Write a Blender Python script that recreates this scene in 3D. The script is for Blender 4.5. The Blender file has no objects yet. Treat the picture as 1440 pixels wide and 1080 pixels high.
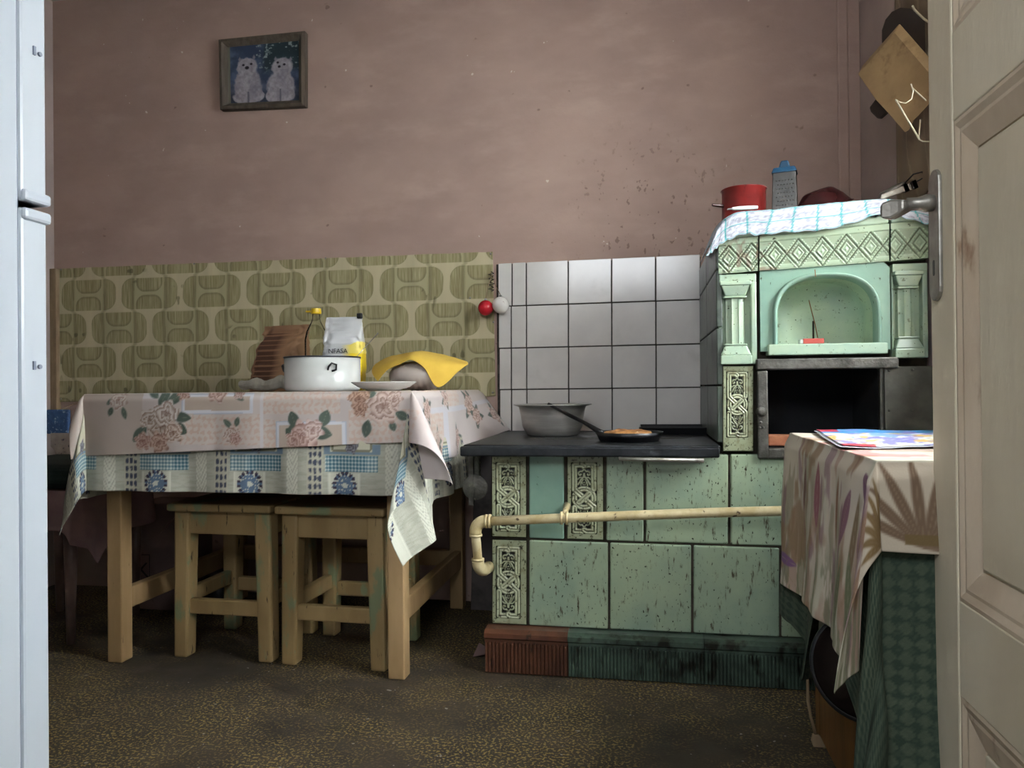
import bpy, math, random
import numpy as np
from math import sin, cos, pi, radians, atan2, hypot, sqrt
from mathutils import Vector, Matrix
random.seed(7)
SC = bpy.context.scene; COL = SC.collection

# ------------------------------------------------------------------ camera
FPX = 1060.0; EYE = 0.77
cam_d = bpy.data.cameras.new('camera'); cam = bpy.data.objects.new('camera', cam_d); COL.objects.link(cam)
cam_d.sensor_width = 36; cam_d.lens = FPX/1440*36; cam_d.clip_start = .02
CR = Matrix.Rotation(radians(10), 3, 'Z') @ Matrix.Rotation(radians(90.3), 3, 'X') @ Matrix.Rotation(radians(-.55), 3, 'Z')
cam.matrix_world = Matrix.Translation((0, 0, EYE)) @ CR.to_4x4()
SC.camera = cam
# ------------------------------------------------------------------ world, light, exposure
wd = bpy.data.worlds.new('hall_light'); SC.world = wd; wd.use_nodes = True
wd.node_tree.nodes['Background'].inputs[0].default_value = (.92, .95, 1.0, 1)
wd.node_tree.nodes['Background'].inputs[1].default_value = .22
def area(name, loc, target, sx, sy, power, color):
    l = bpy.data.lights.new(name, 'AREA'); l.shape = 'RECTANGLE'; l.size = sx; l.size_y = sy; l.energy = power; l.color = color
    o = bpy.data.objects.new(name, l); COL.objects.link(o); o.location = loc
    o.rotation_euler = (Vector(target)-Vector(loc)).to_track_quat('-Z', 'Y').to_euler(); return o
area('window_daylight', (1.35, 1.40, 1.75), (.2, 1.45, 1.1), 1.3, 1.3, 62, (.90, .96, 1.0))
area('hall_daylight', (-.25, -.75, 1.85), (-.5, 2.6, 1.2), 1.0, .5, 11, (.90, .95, 1.0))
SC.view_settings.view_transform = 'Standard'; SC.view_settings.look = 'None'
SC.view_settings.exposure = 1.25; SC.view_settings.gamma = 1; SC.view_settings.use_curve_mapping = False

# ------------------------------------------------------------------ helpers
def W(x, y, Y=None, X=None, Z=None):
    """photo pixel (1440x1080) to the world point on a given plane"""
    v = CR @ Vector(((x-720)/FPX, -(y-540)/FPX, -1))
    t = Y/v.y if Y is not None else X/v.x if X is not None else (Z-EYE)/v.z
    return Vector((v.x*t, v.y*t, EYE+v.z*t))
def lin(c):
    c = np.asarray(c, float); return np.where(c <= .04045, c/12.92, ((c+.055)/1.055)**2.4)
def hx(h):
    h = h.lstrip('#'); return np.array([int(h[i:i+2], 16)/255 for i in (0, 2, 4)])
def lc(h): return tuple(lin(hx(h))) + (1,)
WL = {}
def fixname(n): return n
class M:
    def __init__(s): s.v = []; s.f = []; s.c = None
    def add(s, vs, fs):
        b = len(s.v); s.v += [tuple(p) for p in vs]; s.f += [tuple(b+i for i in f) for f in fs]; return s
    def box(s, lo, hi):
        x0, y0, z0 = lo; x1, y1, z1 = hi
        return s.hexa([(x0,y0,z0),(x1,y0,z0),(x1,y1,z0),(x0,y1,z0)], [(x0,y0,z1),(x1,y0,z1),(x1,y1,z1),(x0,y1,z1)])
    def hexa(s, bot, top):      # four points each, counter-clockwise from above
        return s.add(list(bot)+list(top), [(3,2,1,0),(4,5,6,7),(0,1,5,4),(1,2,6,5),(2,3,7,6),(3,0,4,7)])
    def slab(s, q, d):          # quad q (outward side) extruded by vector d
        q = [Vector(p) for p in q]; d = Vector(d); n = len(q)
        return s.add(q+[p+d for p in q], [tuple(range(n)), tuple(range(2*n-1, n-1, -1))]+[(i, n+i, n+(i+1) % n, (i+1) % n) for i in range(n)])
    def loft(s, rings, cap=True, closed=True):
        b = len(s.v); n = len(rings[0])
        for r in rings: s.v += [tuple(p) for p in r]
        for i in range(len(rings)-1):
            for j in range(n if closed else n-1):
                k = (j+1) % n
                s.f.append((b+i*n+j, b+i*n+k, b+(i+1)*n+k, b+(i+1)*n+j))
        if cap:
            s.f.append(tuple(b+j for j in reversed(range(n)))); s.f.append(tuple(b+(len(rings)-1)*n+j for j in range(n)))
        return s
    def lathe(s, prof, c=(0,0,0), n=32, R=None, sy=1, cap=True):
        rs = []
        for r, z in prof:
            ring = []
            for k in range(n):
                a = 2*pi*k/n; p = Vector((r*cos(a), r*sy*sin(a), z))
                if R is not None: p = R @ p
                ring.append(p+Vector(c))
            rs.append(ring)
        return s.loft(rs, cap)
    def tube(s, path, r, n=10, cap=True):
        path = [Vector(p) for p in path]; rs = []
        rad = r if hasattr(r, '__len__') else [r]*len(path)
        up = None
        for i, p in enumerate(path):
            t = (path[min(i+1, len(path)-1)]-path[max(i-1, 0)]).normalized()
            if up is None: up = Vector((0,0,1)) if abs(t.z) < .9 else Vector((1,0,0))
            a = t.cross(up).normalized(); b = a.cross(t); up = b
            rs.append([p+(a*cos(2*pi*k/n)+b*sin(2*pi*k/n))*rad[i] for k in range(n)])
        return s.loft(rs, cap)
    def grid(s, P, C=None):     # P (n,m,3), C (n,m,3) srgb
        n, m = P.shape[:2]; b = len(s.v)
        s.v += [tuple(p) for p in P.reshape(-1, 3)]
        for i in range(n-1):
            for j in range(m-1):
                s.f.append((b+i*m+j, b+(i+1)*m+j, b+(i+1)*m+j+1, b+i*m+j+1))
        if C is not None:
            C = C.reshape(-1, 3); s.c = C if s.c is None else np.vstack([s.c, C])
        return s
def link(name, me, loc, parent):
    o = bpy.data.objects.new(name, me); COL.objects.link(o)
    o.location = Vector(loc) - (Vector(WL[parent.name]) if parent else Vector((0,0,0)))
    if parent: o.parent = parent
    WL[o.name] = tuple(loc); return o
def build(name, m, mat, parent=None, smooth=False, bevel=0, label=None, cat=None, group=None, kind=None, solid=0, sub=0, local=False, seg=2):
    v = np.array(m.v, dtype=float)
    if local: org = np.zeros(3); loc = np.array(WL[parent.name])
    else:
        org = np.array([(v[:,0].min()+v[:,0].max())/2, (v[:,1].min()+v[:,1].max())/2, v[:,2].min()]); loc = org
    me = bpy.data.meshes.new(name); me.from_pydata([tuple(p) for p in (v-org)], [], m.f); me.update()
    if mat: me.materials.append(mat)
    if smooth: me.polygons.foreach_set('use_smooth', [True]*len(me.polygons))
    if m.c is not None:
        a = me.color_attributes.new('print', 'FLOAT_COLOR', 'POINT')
        buf = np.ones((len(v), 4), dtype=np.float32); buf[:len(m.c), :3] = lin(np.clip(m.c, 0, 1)); a.data.foreach_set('color', buf.ravel())
    o = link(name, me, tuple(loc), parent)
    if solid: k = o.modifiers.new('thickness', 'SOLIDIFY'); k.thickness = solid; k.offset = 0
    if bevel: k = o.modifiers.new('bevel', 'BEVEL'); k.width = bevel; k.segments = seg; k.limit_method = 'ANGLE'; k.angle_limit = radians(40)
    if sub: k = o.modifiers.new('sub', 'SUBSURF'); k.levels = sub; k.render_levels = sub
    tag(o, label, cat, group, kind); return o
def tag(o, label=None, cat=None, group=None, kind=None):
    if label: o['label'] = label
    if cat: o['category'] = cat
    if group: o['group'] = group
    if kind: o['kind'] = kind
    return o
def thing(name, loc, label=None, cat=None, group=None, kind=None):
    o = bpy.data.objects.new(name, None); COL.objects.link(o); o.location = loc; o.empty_display_size = .05
    WL[o.name] = tuple(loc); return tag(o, label, cat, group, kind)
def copy_tree(o, parent=None):
    c = o.copy(); COL.objects.link(c)
    if parent: c.parent = parent
    for ch in list(o.children): copy_tree(ch, c)
    return c

# ---- materials
class NT:
    def __init__(s, name):
        s.m = bpy.data.materials.new(name); s.m.use_nodes = True; s.t = s.m.node_tree
        s.b = s.t.nodes['Principled BSDF']; s.tc = s.t.nodes.new('ShaderNodeTexCoord')
        oi = s.t.nodes.new('ShaderNodeObjectInfo'); s.oi = oi
        ad = s.t.nodes.new('ShaderNodeVectorMath'); ad.operation = 'ADD'
        sc = s.t.nodes.new('ShaderNodeVectorMath'); sc.operation = 'SCALE'; sc.inputs[3].default_value = 13
        cb = s.t.nodes.new('ShaderNodeCombineXYZ')
        for i in range(3): s.l(oi.outputs['Random'], cb.inputs[i])
        s.l(cb.outputs[0], sc.inputs[0]); s.l(s.tc.outputs['Object'], ad.inputs[0]); s.l(sc.outputs[0], ad.inputs[1]); s.co = ad.outputs[0]
    def l(s, a, b): s.t.links.new(a, b)
    def mapd(s, scale):
        n = s.t.nodes.new('ShaderNodeMapping'); n.inputs['Scale'].default_value = scale; s.l(s.co, n.inputs[0]); return n.outputs[0]
    def noise(s, scale, st=(1,1,1), detail=4, rough=.6):
        n = s.t.nodes.new('ShaderNodeTexNoise'); n.inputs['Scale'].default_value = scale; n.inputs['Detail'].default_value = detail; n.inputs['Roughness'].default_value = rough
        s.l(s.mapd(st), n.inputs['Vector']); return n.outputs[0]
    def ramp(s, fac, a, b):
        n = s.t.nodes.new('ShaderNodeMapRange'); n.interpolation_type = 'SMOOTHSTEP'; n.inputs[1].default_value = a; n.inputs[2].default_value = b; s.l(fac, n.inputs[0]); return n.outputs[0]
    def mul(s, a, b):
        n = s.t.nodes.new('ShaderNodeMath'); n.operation = 'MULTIPLY'
        for i, q in enumerate((a, b)):
            if isinstance(q, (int, float)): n.inputs[i].default_value = q
            else: s.l(q, n.inputs[i])
        return n.outputs[0]
    def mix(s, fac, a, b):
        n = s.t.nodes.new('ShaderNodeMix'); n.data_type = 'RGBA'
        if isinstance(fac, (int, float)): n.inputs[0].default_value = fac
        else: s.l(fac, n.inputs[0])
        for i, q in ((6, a), (7, b)):
            if isinstance(q, str): n.inputs[i].default_value = lc(q)
            else: s.l(q, n.inputs[i])
        return n.outputs[2]
    def fin(s, col, rough=.6, metal=0, bump=None, bs=.3, bd=.002, spec=.5, coat=0):
        if isinstance(col, str): s.b.inputs['Base Color'].default_value = lc(col)
        else: s.l(col, s.b.inputs['Base Color'])
        if isinstance(rough, (int, float)): s.b.inputs['Roughness'].default_value = rough
        else: s.l(rough, s.b.inputs['Roughness'])
        s.b.inputs['Metallic'].default_value = metal; s.b.inputs['Specular IOR Level'].default_value = spec; s.b.inputs['Coat Weight'].default_value = coat
        if bump is not None:
            n = s.t.nodes.new('ShaderNodeBump'); n.inputs['Strength'].default_value = bs; n.inputs['Distance'].default_value = bd
            s.l(bump, n.inputs['Height']); s.l(n.outputs[0], s.b.inputs['Normal'])
        return s.m
def pm(name, c1, c2=None, scale=8, st=(1,1,1), rough=.6, metal=0, bs=.25, bscale=60, spot=None, sscale=40, sst=(1,1,1), sa=.62, sb=.68, spec=.5, coat=0, spot2=None):
    n = NT(name); col = n.mix(n.ramp(n.noise(scale, st), .3, .7), c1, c2 or c1)
    if spot: col = n.mix(n.ramp(n.noise(sscale, sst), sa, sb), col, spot)
    if spot2: c, sc_, st_, a, b = spot2; col = n.mix(n.ramp(n.noise(sc_, st_), a, b), col, c)
    return n.fin(col, rough, metal, n.noise(bscale, st), bs, .002, spec, coat)
def vmat(name, rough=.8, bs=.2, bscale=400, st=(1,1,1), spec=.3, dirt=None, coat=0):
    n = NT(name); a = n.t.nodes.new('ShaderNodeAttribute'); a.attribute_name = 'print'; col = a.outputs['Color']
    if dirt: col = n.mix(n.ramp(n.noise(dirt[1]), dirt[2], dirt[3]), col, dirt[0])
    return n.fin(col, rough, 0, n.noise(bscale, st), bs, .001, spec, coat)

MT = {}
MT['wall'] = pm('mauve_distemper', '#b3a39c', '#a59690', 3, (1,1,1.3), .9, bs=.25, bscale=90, spot='#b9a79c', sscale=1.6, sa=.5, sb=.75, spec=.15, spot2=('#e0d6cc', 26, (1,1,1), .800, .81))
def wall_mat():
    n = NT('mauve_wall_paint'); n.co = n.tc.outputs['Object']
    c = n.mix(n.ramp(n.noise(1.7, (1,1,1.6), 5), .3, .7), '#b2998d', '#a28a80')
    c = n.mix(n.ramp(n.noise(7, (.6,1,1.5), 5), .45, .9), c, '#b8a093')
    c = n.mix(n.mul(n.ramp(n.noise(19, (1,1,1.2), 2, .4), .72, .76), .55), c, '#6d5750')
    vd = n.t.nodes.new('ShaderNodeVectorMath'); vd.operation = 'DISTANCE'; n.l(n.co, vd.inputs[0]); vd.inputs[1].default_value = (.74, -.05, 1.36)
    near = n.ramp(vd.outputs['Value'], .42, .10)
    c = n.mix(n.mul(n.mul(n.ramp(n.noise(52, (1,1,.7), 2, .5), .64, .70), near), .55), c, '#634f48')
    c = n.mix(n.ramp(n.noise(31, (1,1,.8), 2, .5), .765, .775), c, '#cfc3b6')
    return n.fin(c, .88, 0, n.noise(70, (1,1,1), 6), .35, .003, .2)
MT['backwall'] = wall_mat()
def floor_mat():
    n = NT('speckled_linoleum'); n.co = n.tc.outputs['Object']
    sp = n.ramp(n.noise(150, (1,1,1), 2, .55),   .53, .59)
    wear = n.ramp(n.noise(2.6, (1,1.3,1), 5, .65), .36, .60)
    base = n.mix(n.ramp(n.noise(5), .3, .7), '#42382a', '#31291f')
    c = n.mix(n.mul(sp, n.mul(wear, .72)), base, '#a08a4c')
    c = n.mix(n.ramp(n.noise(70, (1,1,1), 1), .76, .78), c, '#8f8a80')
    r = n.ramp(n.noise(6), -.9, 1.1)
    return n.fin(c, r, 0, n.noise(150, (1,1,1), 2, .5), .25, .0015, .5)
MT['floor'] = floor_mat()
MT['ceil'] = pm('ceiling_whitewash', '#cfcac0', '#bdb8ae', rough=.9)
MT['glaze'] = pm('green_glaze', '#9baa8c', '#879b86', 6, (1,1,.8), .22, bs=.25, bscale=26, spot='#4e4838', sscale=62, sst=(1.5,1.5,.4), sa=.57, sb=.72, spot2=('#2c2a20', 170, (1,1,.6), .63, .68))
MT['glaze2'] = pm('blue_green_glaze', '#86a390', '#759686', 6, (1,1,.8), .2, bs=.2, bscale=22, spot='#4b5346', sscale=60, sst=(1.5,1.5,.6), sa=.66, sb=.74, spot2=('#2c2a20', 150, (1,1,.6), .70, .74))
MT['glaze3'] = pm('pale_green_glaze', '#abbda0', '#98ae9a', 9, (1,1,1), .2, bs=.25, bscale=22, spot='#5b5d45', sscale=50, sst=(1,1,1), sa=.62, sb=.76, spot2=('#33321f', 140, (1,1,1), .66, .70))
MT['relief'] = vmat('relief_glaze', .25, .15, 60, spec=.5, dirt=('#3b3c2e', 70, .62, .72))
MT['grout'] = pm('stove_clay', '#4a4437', '#2f2a22', 30, rough=.95, bs=.6)
MT['terracotta'] = pm('brown_glaze', '#66402c', '#4c2e20', 20, (1,1,.4), .38, bs=.3, bscale=50, spot='#2c1c12', sscale=50, sst=(1,1,.35), sa=.60, sb=.72)
MT['basegreen'] = pm('dark_green_base_glaze', '#4b5e50', '#2f3a32', 14, (1,1,1), .35, bs=.3, bscale=50, spot='#16170f', sscale=30, sst=(1,1,.5), sa=.50, sb=.66)
MT['iron'] = pm('black_cast_iron', '#313437', '#1e2022', 20, rough=.42, metal=.6, bs=.4, bscale=90, spot='#4c4f52', sscale=25, sst=(.4,1,1), sa=.62, sb=.8)
MT['ironfr'] = pm('grey_cast_iron', '#6a6861', '#44433d', 24, rough=.42, metal=.55, bs=.8, bscale=120, spot='#77736a', sscale=60, sa=.6, sb=.75)
MT['soot'] = pm('soot', '#15171b', '#0d0f12', 10, rough=.9)
MT['soot2'] = pm('oven_door_plate', '#6e6d63', '#54544c', 12, rough=.6, metal=.3, bs=.4, spot='#1b1c19', sscale=14, sa=.6, sb=.75)
MT['brick'] = pm('fire_brick', '#b0714f', '#8a5238', 18, rough=.9, bs=.7, spot='#3a2a22', sscale=30, sa=.62, sb=.75)
MT['pipe'] = pm('yellowed_enamel_pipe', '#cdbf96', '#b5a274', 25, rough=.38, bs=.3, bscale=60, spot='#5c4a30', sscale=55, sst=(1,1,1), sa=.62, sb=.70)
MT['tile'] = pm('white_wall_tile', '#cfccc6', '#c3c0bb', 5, rough=.16, bs=.06, bscale=8, spot='#aba8a0', sscale=7, sa=.6, sb=.9)
MT['tilegr'] = pm('grimy_tile_joint', '#55504a', '#2d2a26', 30, rough=.95)
MT['wood'] = pm('ochre_painted_wood', '#a88f62', '#90774d', 9, (1,1,.25), .55, bs=.35, bscale=40, spot='#4a3c24', sscale=34, sst=(1.6,1.6,.35), sa=.63, sb=.70, spot2=('#828a66', 11, (1,1,.5), .56, .64))
MT['woodt'] = pm('worn_ochre_table_leg', '#b2946a', '#9c7f55', 9, (1,1,.25), .5, bs=.3, bscale=40, spot='#5a4326', sscale=50, sst=(2,2,.3), sa=.66, sb=.74)
MT['wooddk'] = pm('brown_varnished_board', '#7a5226', '#5a3a18', 9, (3,3,.5), .45, bs=.3, bscale=40)
MT['white'] = pm('white_fridge_enamel', '#d3dae0', '#ccd4dc', 2, rough=.3, bs=.02)
MT['whitegr'] = pm('fridge_gasket', '#9aa3b4', '#8d96a8', rough=.6)
MT['enamel'] = pm('white_enamel', '#d2d3cd', '#c4c6c1', 5, rough=.2, bs=.03)
MT['rim'] = pm('dark_enamel_rim', '#3b3c44', rough=.35)
MT['red'] = pm('red_enamel', '#8c2a26', '#6d201c', 14, rough=.28, bs=.05, spot='#54150f', sscale=20)
MT['redb'] = pm('red_glass_ball', '#b8202c', rough=.15, bs=0)
MT['whiteb'] = pm('white_glass_ball', '#d6d2ca', rough=.2, bs=0, spot='#a99c90', sscale=60)
MT['maroon'] = pm('maroon_enamel', '#4b1f20', '#3a1719', rough=.2, bs=.03)
MT['greenpan'] = pm('green_enamel', '#2e4a3d', '#24382f', rough=.3)
MT['steel'] = pm('dull_steel', '#a8a6a2', '#8b8985', 12, (.5,.5,4), .3, metal=.95, bs=.1)
MT['bowlst'] = pm('brushed_bowl_steel', '#b9b6b0', '#a19e98', 12, (.5,.5,4), .34, metal=.65, bs=.1)
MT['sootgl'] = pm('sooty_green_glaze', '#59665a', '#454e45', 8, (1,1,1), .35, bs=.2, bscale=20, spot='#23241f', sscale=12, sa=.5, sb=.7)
MT['grat'] = pm('grater_steel', '#4d4c49', '#403f3c', 30, rough=.35, metal=.6)
MT['basin'] = pm('dark_brown_enamel', '#332925', '#271f1c', 8, rough=.3)
MT['steeld'] = pm('tarnished_steel', '#a09c94', '#827e76', 30, rough=.40, metal=.7, bs=.3)
MT['blue'] = pm('blue_plastic', '#25587a', '#204d6c', rough=.4)
MT['black'] = pm('black_plastic', '#17181a', '#101113', rough=.35)
MT['yellow'] = pm('yellow_plastic', '#dcb51d', rough=.35)
MT['board'] = pm('worn_beech', '#a58a62', '#8d7350', 9, (1,1,1), .6, bs=.2, spot='#6a4f2e', sscale=12, sa=.55, sb=.75)
MT['boarddk'] = pm('dark_wood_board', '#35271f', '#261c17', rough=.6)
MT['wire'] = pm('pale_wire', '#b5ab92', rough=.5, metal=.3)
MT['door'] = pm('cream_door_paint', '#d3c9b0', '#c5baa0', 5, (1,1,.35), .5, bs=.5, bscale=42, spot='#8f7f68', sscale=20, sst=(1,1,.4), sa=.66, sb=.85)
MT['doorb'] = pm('bare_cream_moulding', '#cdbda5', '#bba990', 9, (1,1,.4), .55, bs=.4, bscale=40, spot='#86664c', sscale=22, sst=(1,1,.5), sa=.6, sb=.8)
MT['card'] = pm('brown_cardboard', '#77605a', '#6a5450', 8, rough=.9)
MT['food'] = pm('fried_pancake', '#c08a52', '#8a5a2d', 40, rough=.6, bs=.8, spot='#d9c49c', sscale=50)
MT['batten'] = pm('old_wood_batten', '#9a8568', '#7c684e', 20, (1,1,.3), .8)
MT['pink'] = pm('dusty_pink_cloth', '#9a7a74', '#86686a', 10, rough=.95, bs=.5, bscale=300)
MT['dgreen'] = pm('dark_green_throw', '#24352f', '#1c2926', 10, rough=.98, bs=.5, bscale=300)
MT['gauze'] = pm('crumpled_white_gauze', '#bdb9aa', '#a39f92', 20, rough=.95, bs=.5, bscale=200)
MT['ycloth'] = pm('yellow_napkin', '#d9b54a', '#cba63f', 8, rough=.9, bs=.3, bscale=350)
MT['loaf'] = pm('grey_ribbed_plastic_wrap', '#b5aaa0', '#9a8f86', 5, rough=.3, bs=.4, bscale=40)
MT['teal'] = vmat('tea_towel_weave', .95, .6, 500)
MT['floral'] = vmat('floral_oilcloth', .38, .15, 90, spec=.5)
MT['linen'] = vmat('printed_linen', .92, .5, 450)
MT['flor2'] = vmat('floral_cloth', .9, .3, 300)
MT['check'] = vmat('green_check_weave', .95, .6, 450)
MT['paper'] = vmat('wall_sheet_paper', .75, .2, 200)
MT['print'] = vmat('flat_print', .55, .1, 200)
MT['mag'] = vmat('glossy_print', .35, .1, 100)
MT['sheetm'] = pm('stained_sheet_metal', '#5f5753', '#463f3d', 6, rough=.6, metal=.2, bs=.2, spot='#2b2624', sscale=9, sa=.5, sb=.8)
def thin_clear():
    m_ = bpy.data.materials.new('thin_clear_plastic'); m_.use_nodes = True; t = m_.node_tree; t.nodes.clear()
    tr = t.nodes.new('ShaderNodeBsdfTransparent'); gl = t.nodes.new('ShaderNodeBsdfGlossy'); mx = t.nodes.new('ShaderNodeMixShader'); lw = t.nodes.new('ShaderNodeLayerWeight'); o = t.nodes.new('ShaderNodeOutputMaterial')
    tr.inputs[0].default_value = (.98, .98, .96, 1); gl.inputs['Roughness'].default_value = .08; lw.inputs[0].default_value = .12
    t.links.new(lw.outputs['Fresnel'], mx.inputs[0]); t.links.new(tr.outputs[0], mx.inputs[1]); t.links.new(gl.outputs[0], mx.inputs[2]); t.links.new(mx.outputs[0], o.inputs[0]); return m_
g = NT('clear_plastic'); g.b.inputs['Transmission Weight'].default_value = 1; g.b.inputs['IOR'].default_value = 1.35; MT['clear'] = thin_clear()
g = NT('sunflower_oil'); g.b.inputs['Transmission Weight'].default_value = .8; g.b.inputs['IOR'].default_value = 1.4; MT['oil'] = g.fin('#a8822e', .05)
g = NT('window_glass'); g.b.inputs['Transmission Weight'].default_value = 1; g.b.inputs['IOR'].default_value = 1.01; MT['glass'] = g.fin('#ffffff', .0)

# ---- numpy painter
def h2(ix, iy, seed):
    n = (ix.astype(np.int64)*374761393 + iy.astype(np.int64)*668265263 + seed*974634777) & 0x7fffffff
    n = ((n ^ (n >> 13))*1274126177) & 0x7fffffff
    return ((n ^ (n >> 16)) & 0xffff)/65535.
def vn(x, y, seed=0):
    ix = np.floor(x); iy = np.floor(y); fx = x-ix; fy = y-iy; fx = fx*fx*(3-2*fx); fy = fy*fy*(3-2*fy)
    a = h2(ix, iy, seed); b = h2(ix+1, iy, seed); c = h2(ix, iy+1, seed); d = h2(ix+1, iy+1, seed)
    return (a*(1-fx)+b*fx)*(1-fy)+(c*(1-fx)+d*fx)*fy
def fbm(x, y, seed=0, o=4):
    s = 0; a = .5
    for i in range(o): s = s+a*vn(x*2**i, y*2**i, seed+i); a *= .5
    return s/(1-.5**o)
def ss(a, b, x): t = np.clip((x-a)/(b-a), 0, 1); return t*t*(3-2*t)
def lay(C, mask, col):
    if isinstance(col, str): col = hx(col)
    mask = np.asarray(mask)[..., None]; return C*(1-mask)+np.asarray(col)*mask
def rbox(x, y, cx, cy, hw, hh, r):   # signed distance to rounded rectangle
    qx = np.abs(x-cx)-hw+r; qy = np.abs(y-cy)-hh+r
    return np.hypot(np.maximum(qx, 0), np.maximum(qy, 0))+np.minimum(np.maximum(qx, qy), 0)-r
def rose(C, x, y, cx, cy, r, light, dark, seed):
    dx = x-cx; dy = y-cy; d = np.hypot(dx, dy)/r; th = np.arctan2(dy, dx)
    Rr = .9+.13*np.sin(5*th+seed)+.08*np.sin(8*th+seed*2)
    k = 2.6*d+.35*np.sin(3*th+seed)+.25*np.sin(5*th+1.7*seed+4*d); k = k-np.floor(k)
    light = np.asarray(light)*.97; dark = np.asarray(dark)*.6+hx('#5a463a')*.4; C2 = lay(C, ss(.06, -.06, d-Rr), light)
    sh = ss(.25, 1, k)*ss(.08, -.05, d-Rr); C2 = lay(C2, sh*.70, dark); C2 = lay(C2, ss(.12, .0, k)*ss(.08, -.05, d-Rr)*.35, '#e2d8cc')
    C2 = lay(C2, ss(.32, .05, d)*.6, dark); return C2
def leaf(C, x, y, cx, cy, L, w, a, col, vein='#8f9a80'):
    u = (x-cx)*cos(a)+(y-cy)*sin(a); v = -(x-cx)*sin(a)+(y-cy)*cos(a); t = np.clip(u/L, 0, 1)
    hw = w*np.sin(pi*t)**.8; m = ss(.0022, -.0022, np.abs(v)-hw)*(u > 0)*(u < L); C = lay(C, m, col)
    return lay(C, m*ss(.0012, .0003, np.abs(v))*.5, vein)
def distpl(x, y, pts):
    D = np.full(x.shape, 1e9)
    for (ax, ay), (bx, by) in zip(pts[:-1], pts[1:]):
        dx, dy = bx-ax, by-ay; t = np.clip(((x-ax)*dx+(y-ay)*dy)/(dx*dx+dy*dy+1e-9), 0, 1)
        D = np.minimum(D, np.hypot(x-ax-t*dx, y-ay-t*dy))
    return D

# ------------------------------------------------------------------ room shell
XL, XR, YB, YF, ZC = -2.335, .714, 2.665, .30, 2.345
build('floor', M().box((XL-.1, -1.6, -.08), (XR+.1, YB+.1, 0)), MT['floor'], kind='structure')
build('ceiling', M().box((XL-.1, -.0, ZC), (XR+.3, YB+.1, ZC+.08)), MT['ceil'], kind='structure')
build('wall_back', M().box((XL-.1, YB, 0), (XR+.3, YB+.1, ZC)), MT['backwall'], kind='structure')
build('wall_left', M().box((XL-.1, YF, 0), (XL, YB, ZC)), MT['wall'], kind='structure')
WY0, WY1, WZ0, WZ1 = .80, 1.92, .86, 1.98
m = M().box((XR, YF, 0), (XR+.3, YB, WZ0)).box((XR, YF, WZ1), (XR+.3, YB, ZC)).box((XR, YF, WZ0), (XR+.3, WY0, WZ1)).box((XR, WY1, WZ0), (XR+.3, YB, WZ1))
build('wall_right', m, MT['wall'], kind='structure')
m = M().box((XL, YF-.12, 0), (-.62, YF, ZC)).box((.47, YF-.12, 0), (XR, YF, ZC)).box((-.62, YF-.12, 2.06), (.47, YF, ZC))
build('wall_front', m, MT['wall'], kind='structure')
w = thing('window_1', (XR+.15, (WY0+WY1)/2, WZ0), kind='structure')
m = M(); fx0, fx1 = XR+.14, XR+.19
for a, b in ((WY0, WY0+.06), (WY1-.06, WY1), ((WY0+WY1)/2-.03, (WY0+WY1)/2+.03)): m.box((fx0, a, WZ0), (fx1, b, WZ1))
for a, b in ((WZ0, WZ0+.06), (WZ1-.06, WZ1), (1.62, 1.66)): m.box((fx0, WY0, a), (fx1, WY1, b))
build('window_frame', m, MT['doorb'], w, bevel=.004)
build('window_sill', M().box((XR-.03, WY0-.03, WZ0-.03), (XR+.14, WY1+.03, WZ0)), MT['doorb'], w, bevel=.005)
for a, b in ((WY0+.06, (WY0+WY1)/2-.03), ((WY0+WY1)/2+.03, WY1-.06)):
    for c, e in ((WZ0+.06, 1.62), (1.66, WZ1-.06)): build('pane', M().box((fx0+.02, a, c), (fx0+.024, b, e)), MT['glass'], w)
# chimney rib in the right-hand corner of the back wall
a = W(1180, 200, Y=YB-.02).x
build('trim_1', M().box((a, YB-.012, 1.0), (a+.035, YB, ZC)), MT['backwall'], kind='structure', bevel=.006)
build('trim_2', M().box((a+.035, YB-.007, 1.0), (XR, YB, ZC)), MT['backwall'], kind='structure', bevel=.005)
# narrow old batten in the left corner beside the sheet
p0 = W(69, 378, Y=2.645); p1 = W(81, 578, Y=2.645)
build('trim_3', M().box((p0.x, 2.64, p1.z), (p1.x, YB, p0.z)), MT['batten'], kind='structure', bevel=.003)
# patterned oilcloth strip hanging by the window jamb on the right wall
n = 40; yy = np.linspace(1.93, 2.27, n); zz = np.linspace(1.25, 2.30, 110)
Yg, Zg = np.meshgrid(yy, zz, indexing='ij'); C = np.zeros(Yg.shape+(3,))+hx('#8a7a62')
C = lay(C, ss(.5, .62, fbm(Yg*14+np.sin(Zg*20), Zg*9, 3)), '#766650'); C = lay(C, ss(.035, .02, np.abs(np.sin(Yg*28+1.2*np.sin(Zg*12))*.25))*.6, '#b0a283')
P = np.dstack([XR-.012+.004*np.sin(Yg*40), Yg, Zg])
build('wall_hanging', M().grid(P, C), MT['print'], smooth=True, solid=.002, label='faded patterned oilcloth strip on the right wall behind the chopping boards', cat='oilcloth')

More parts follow.
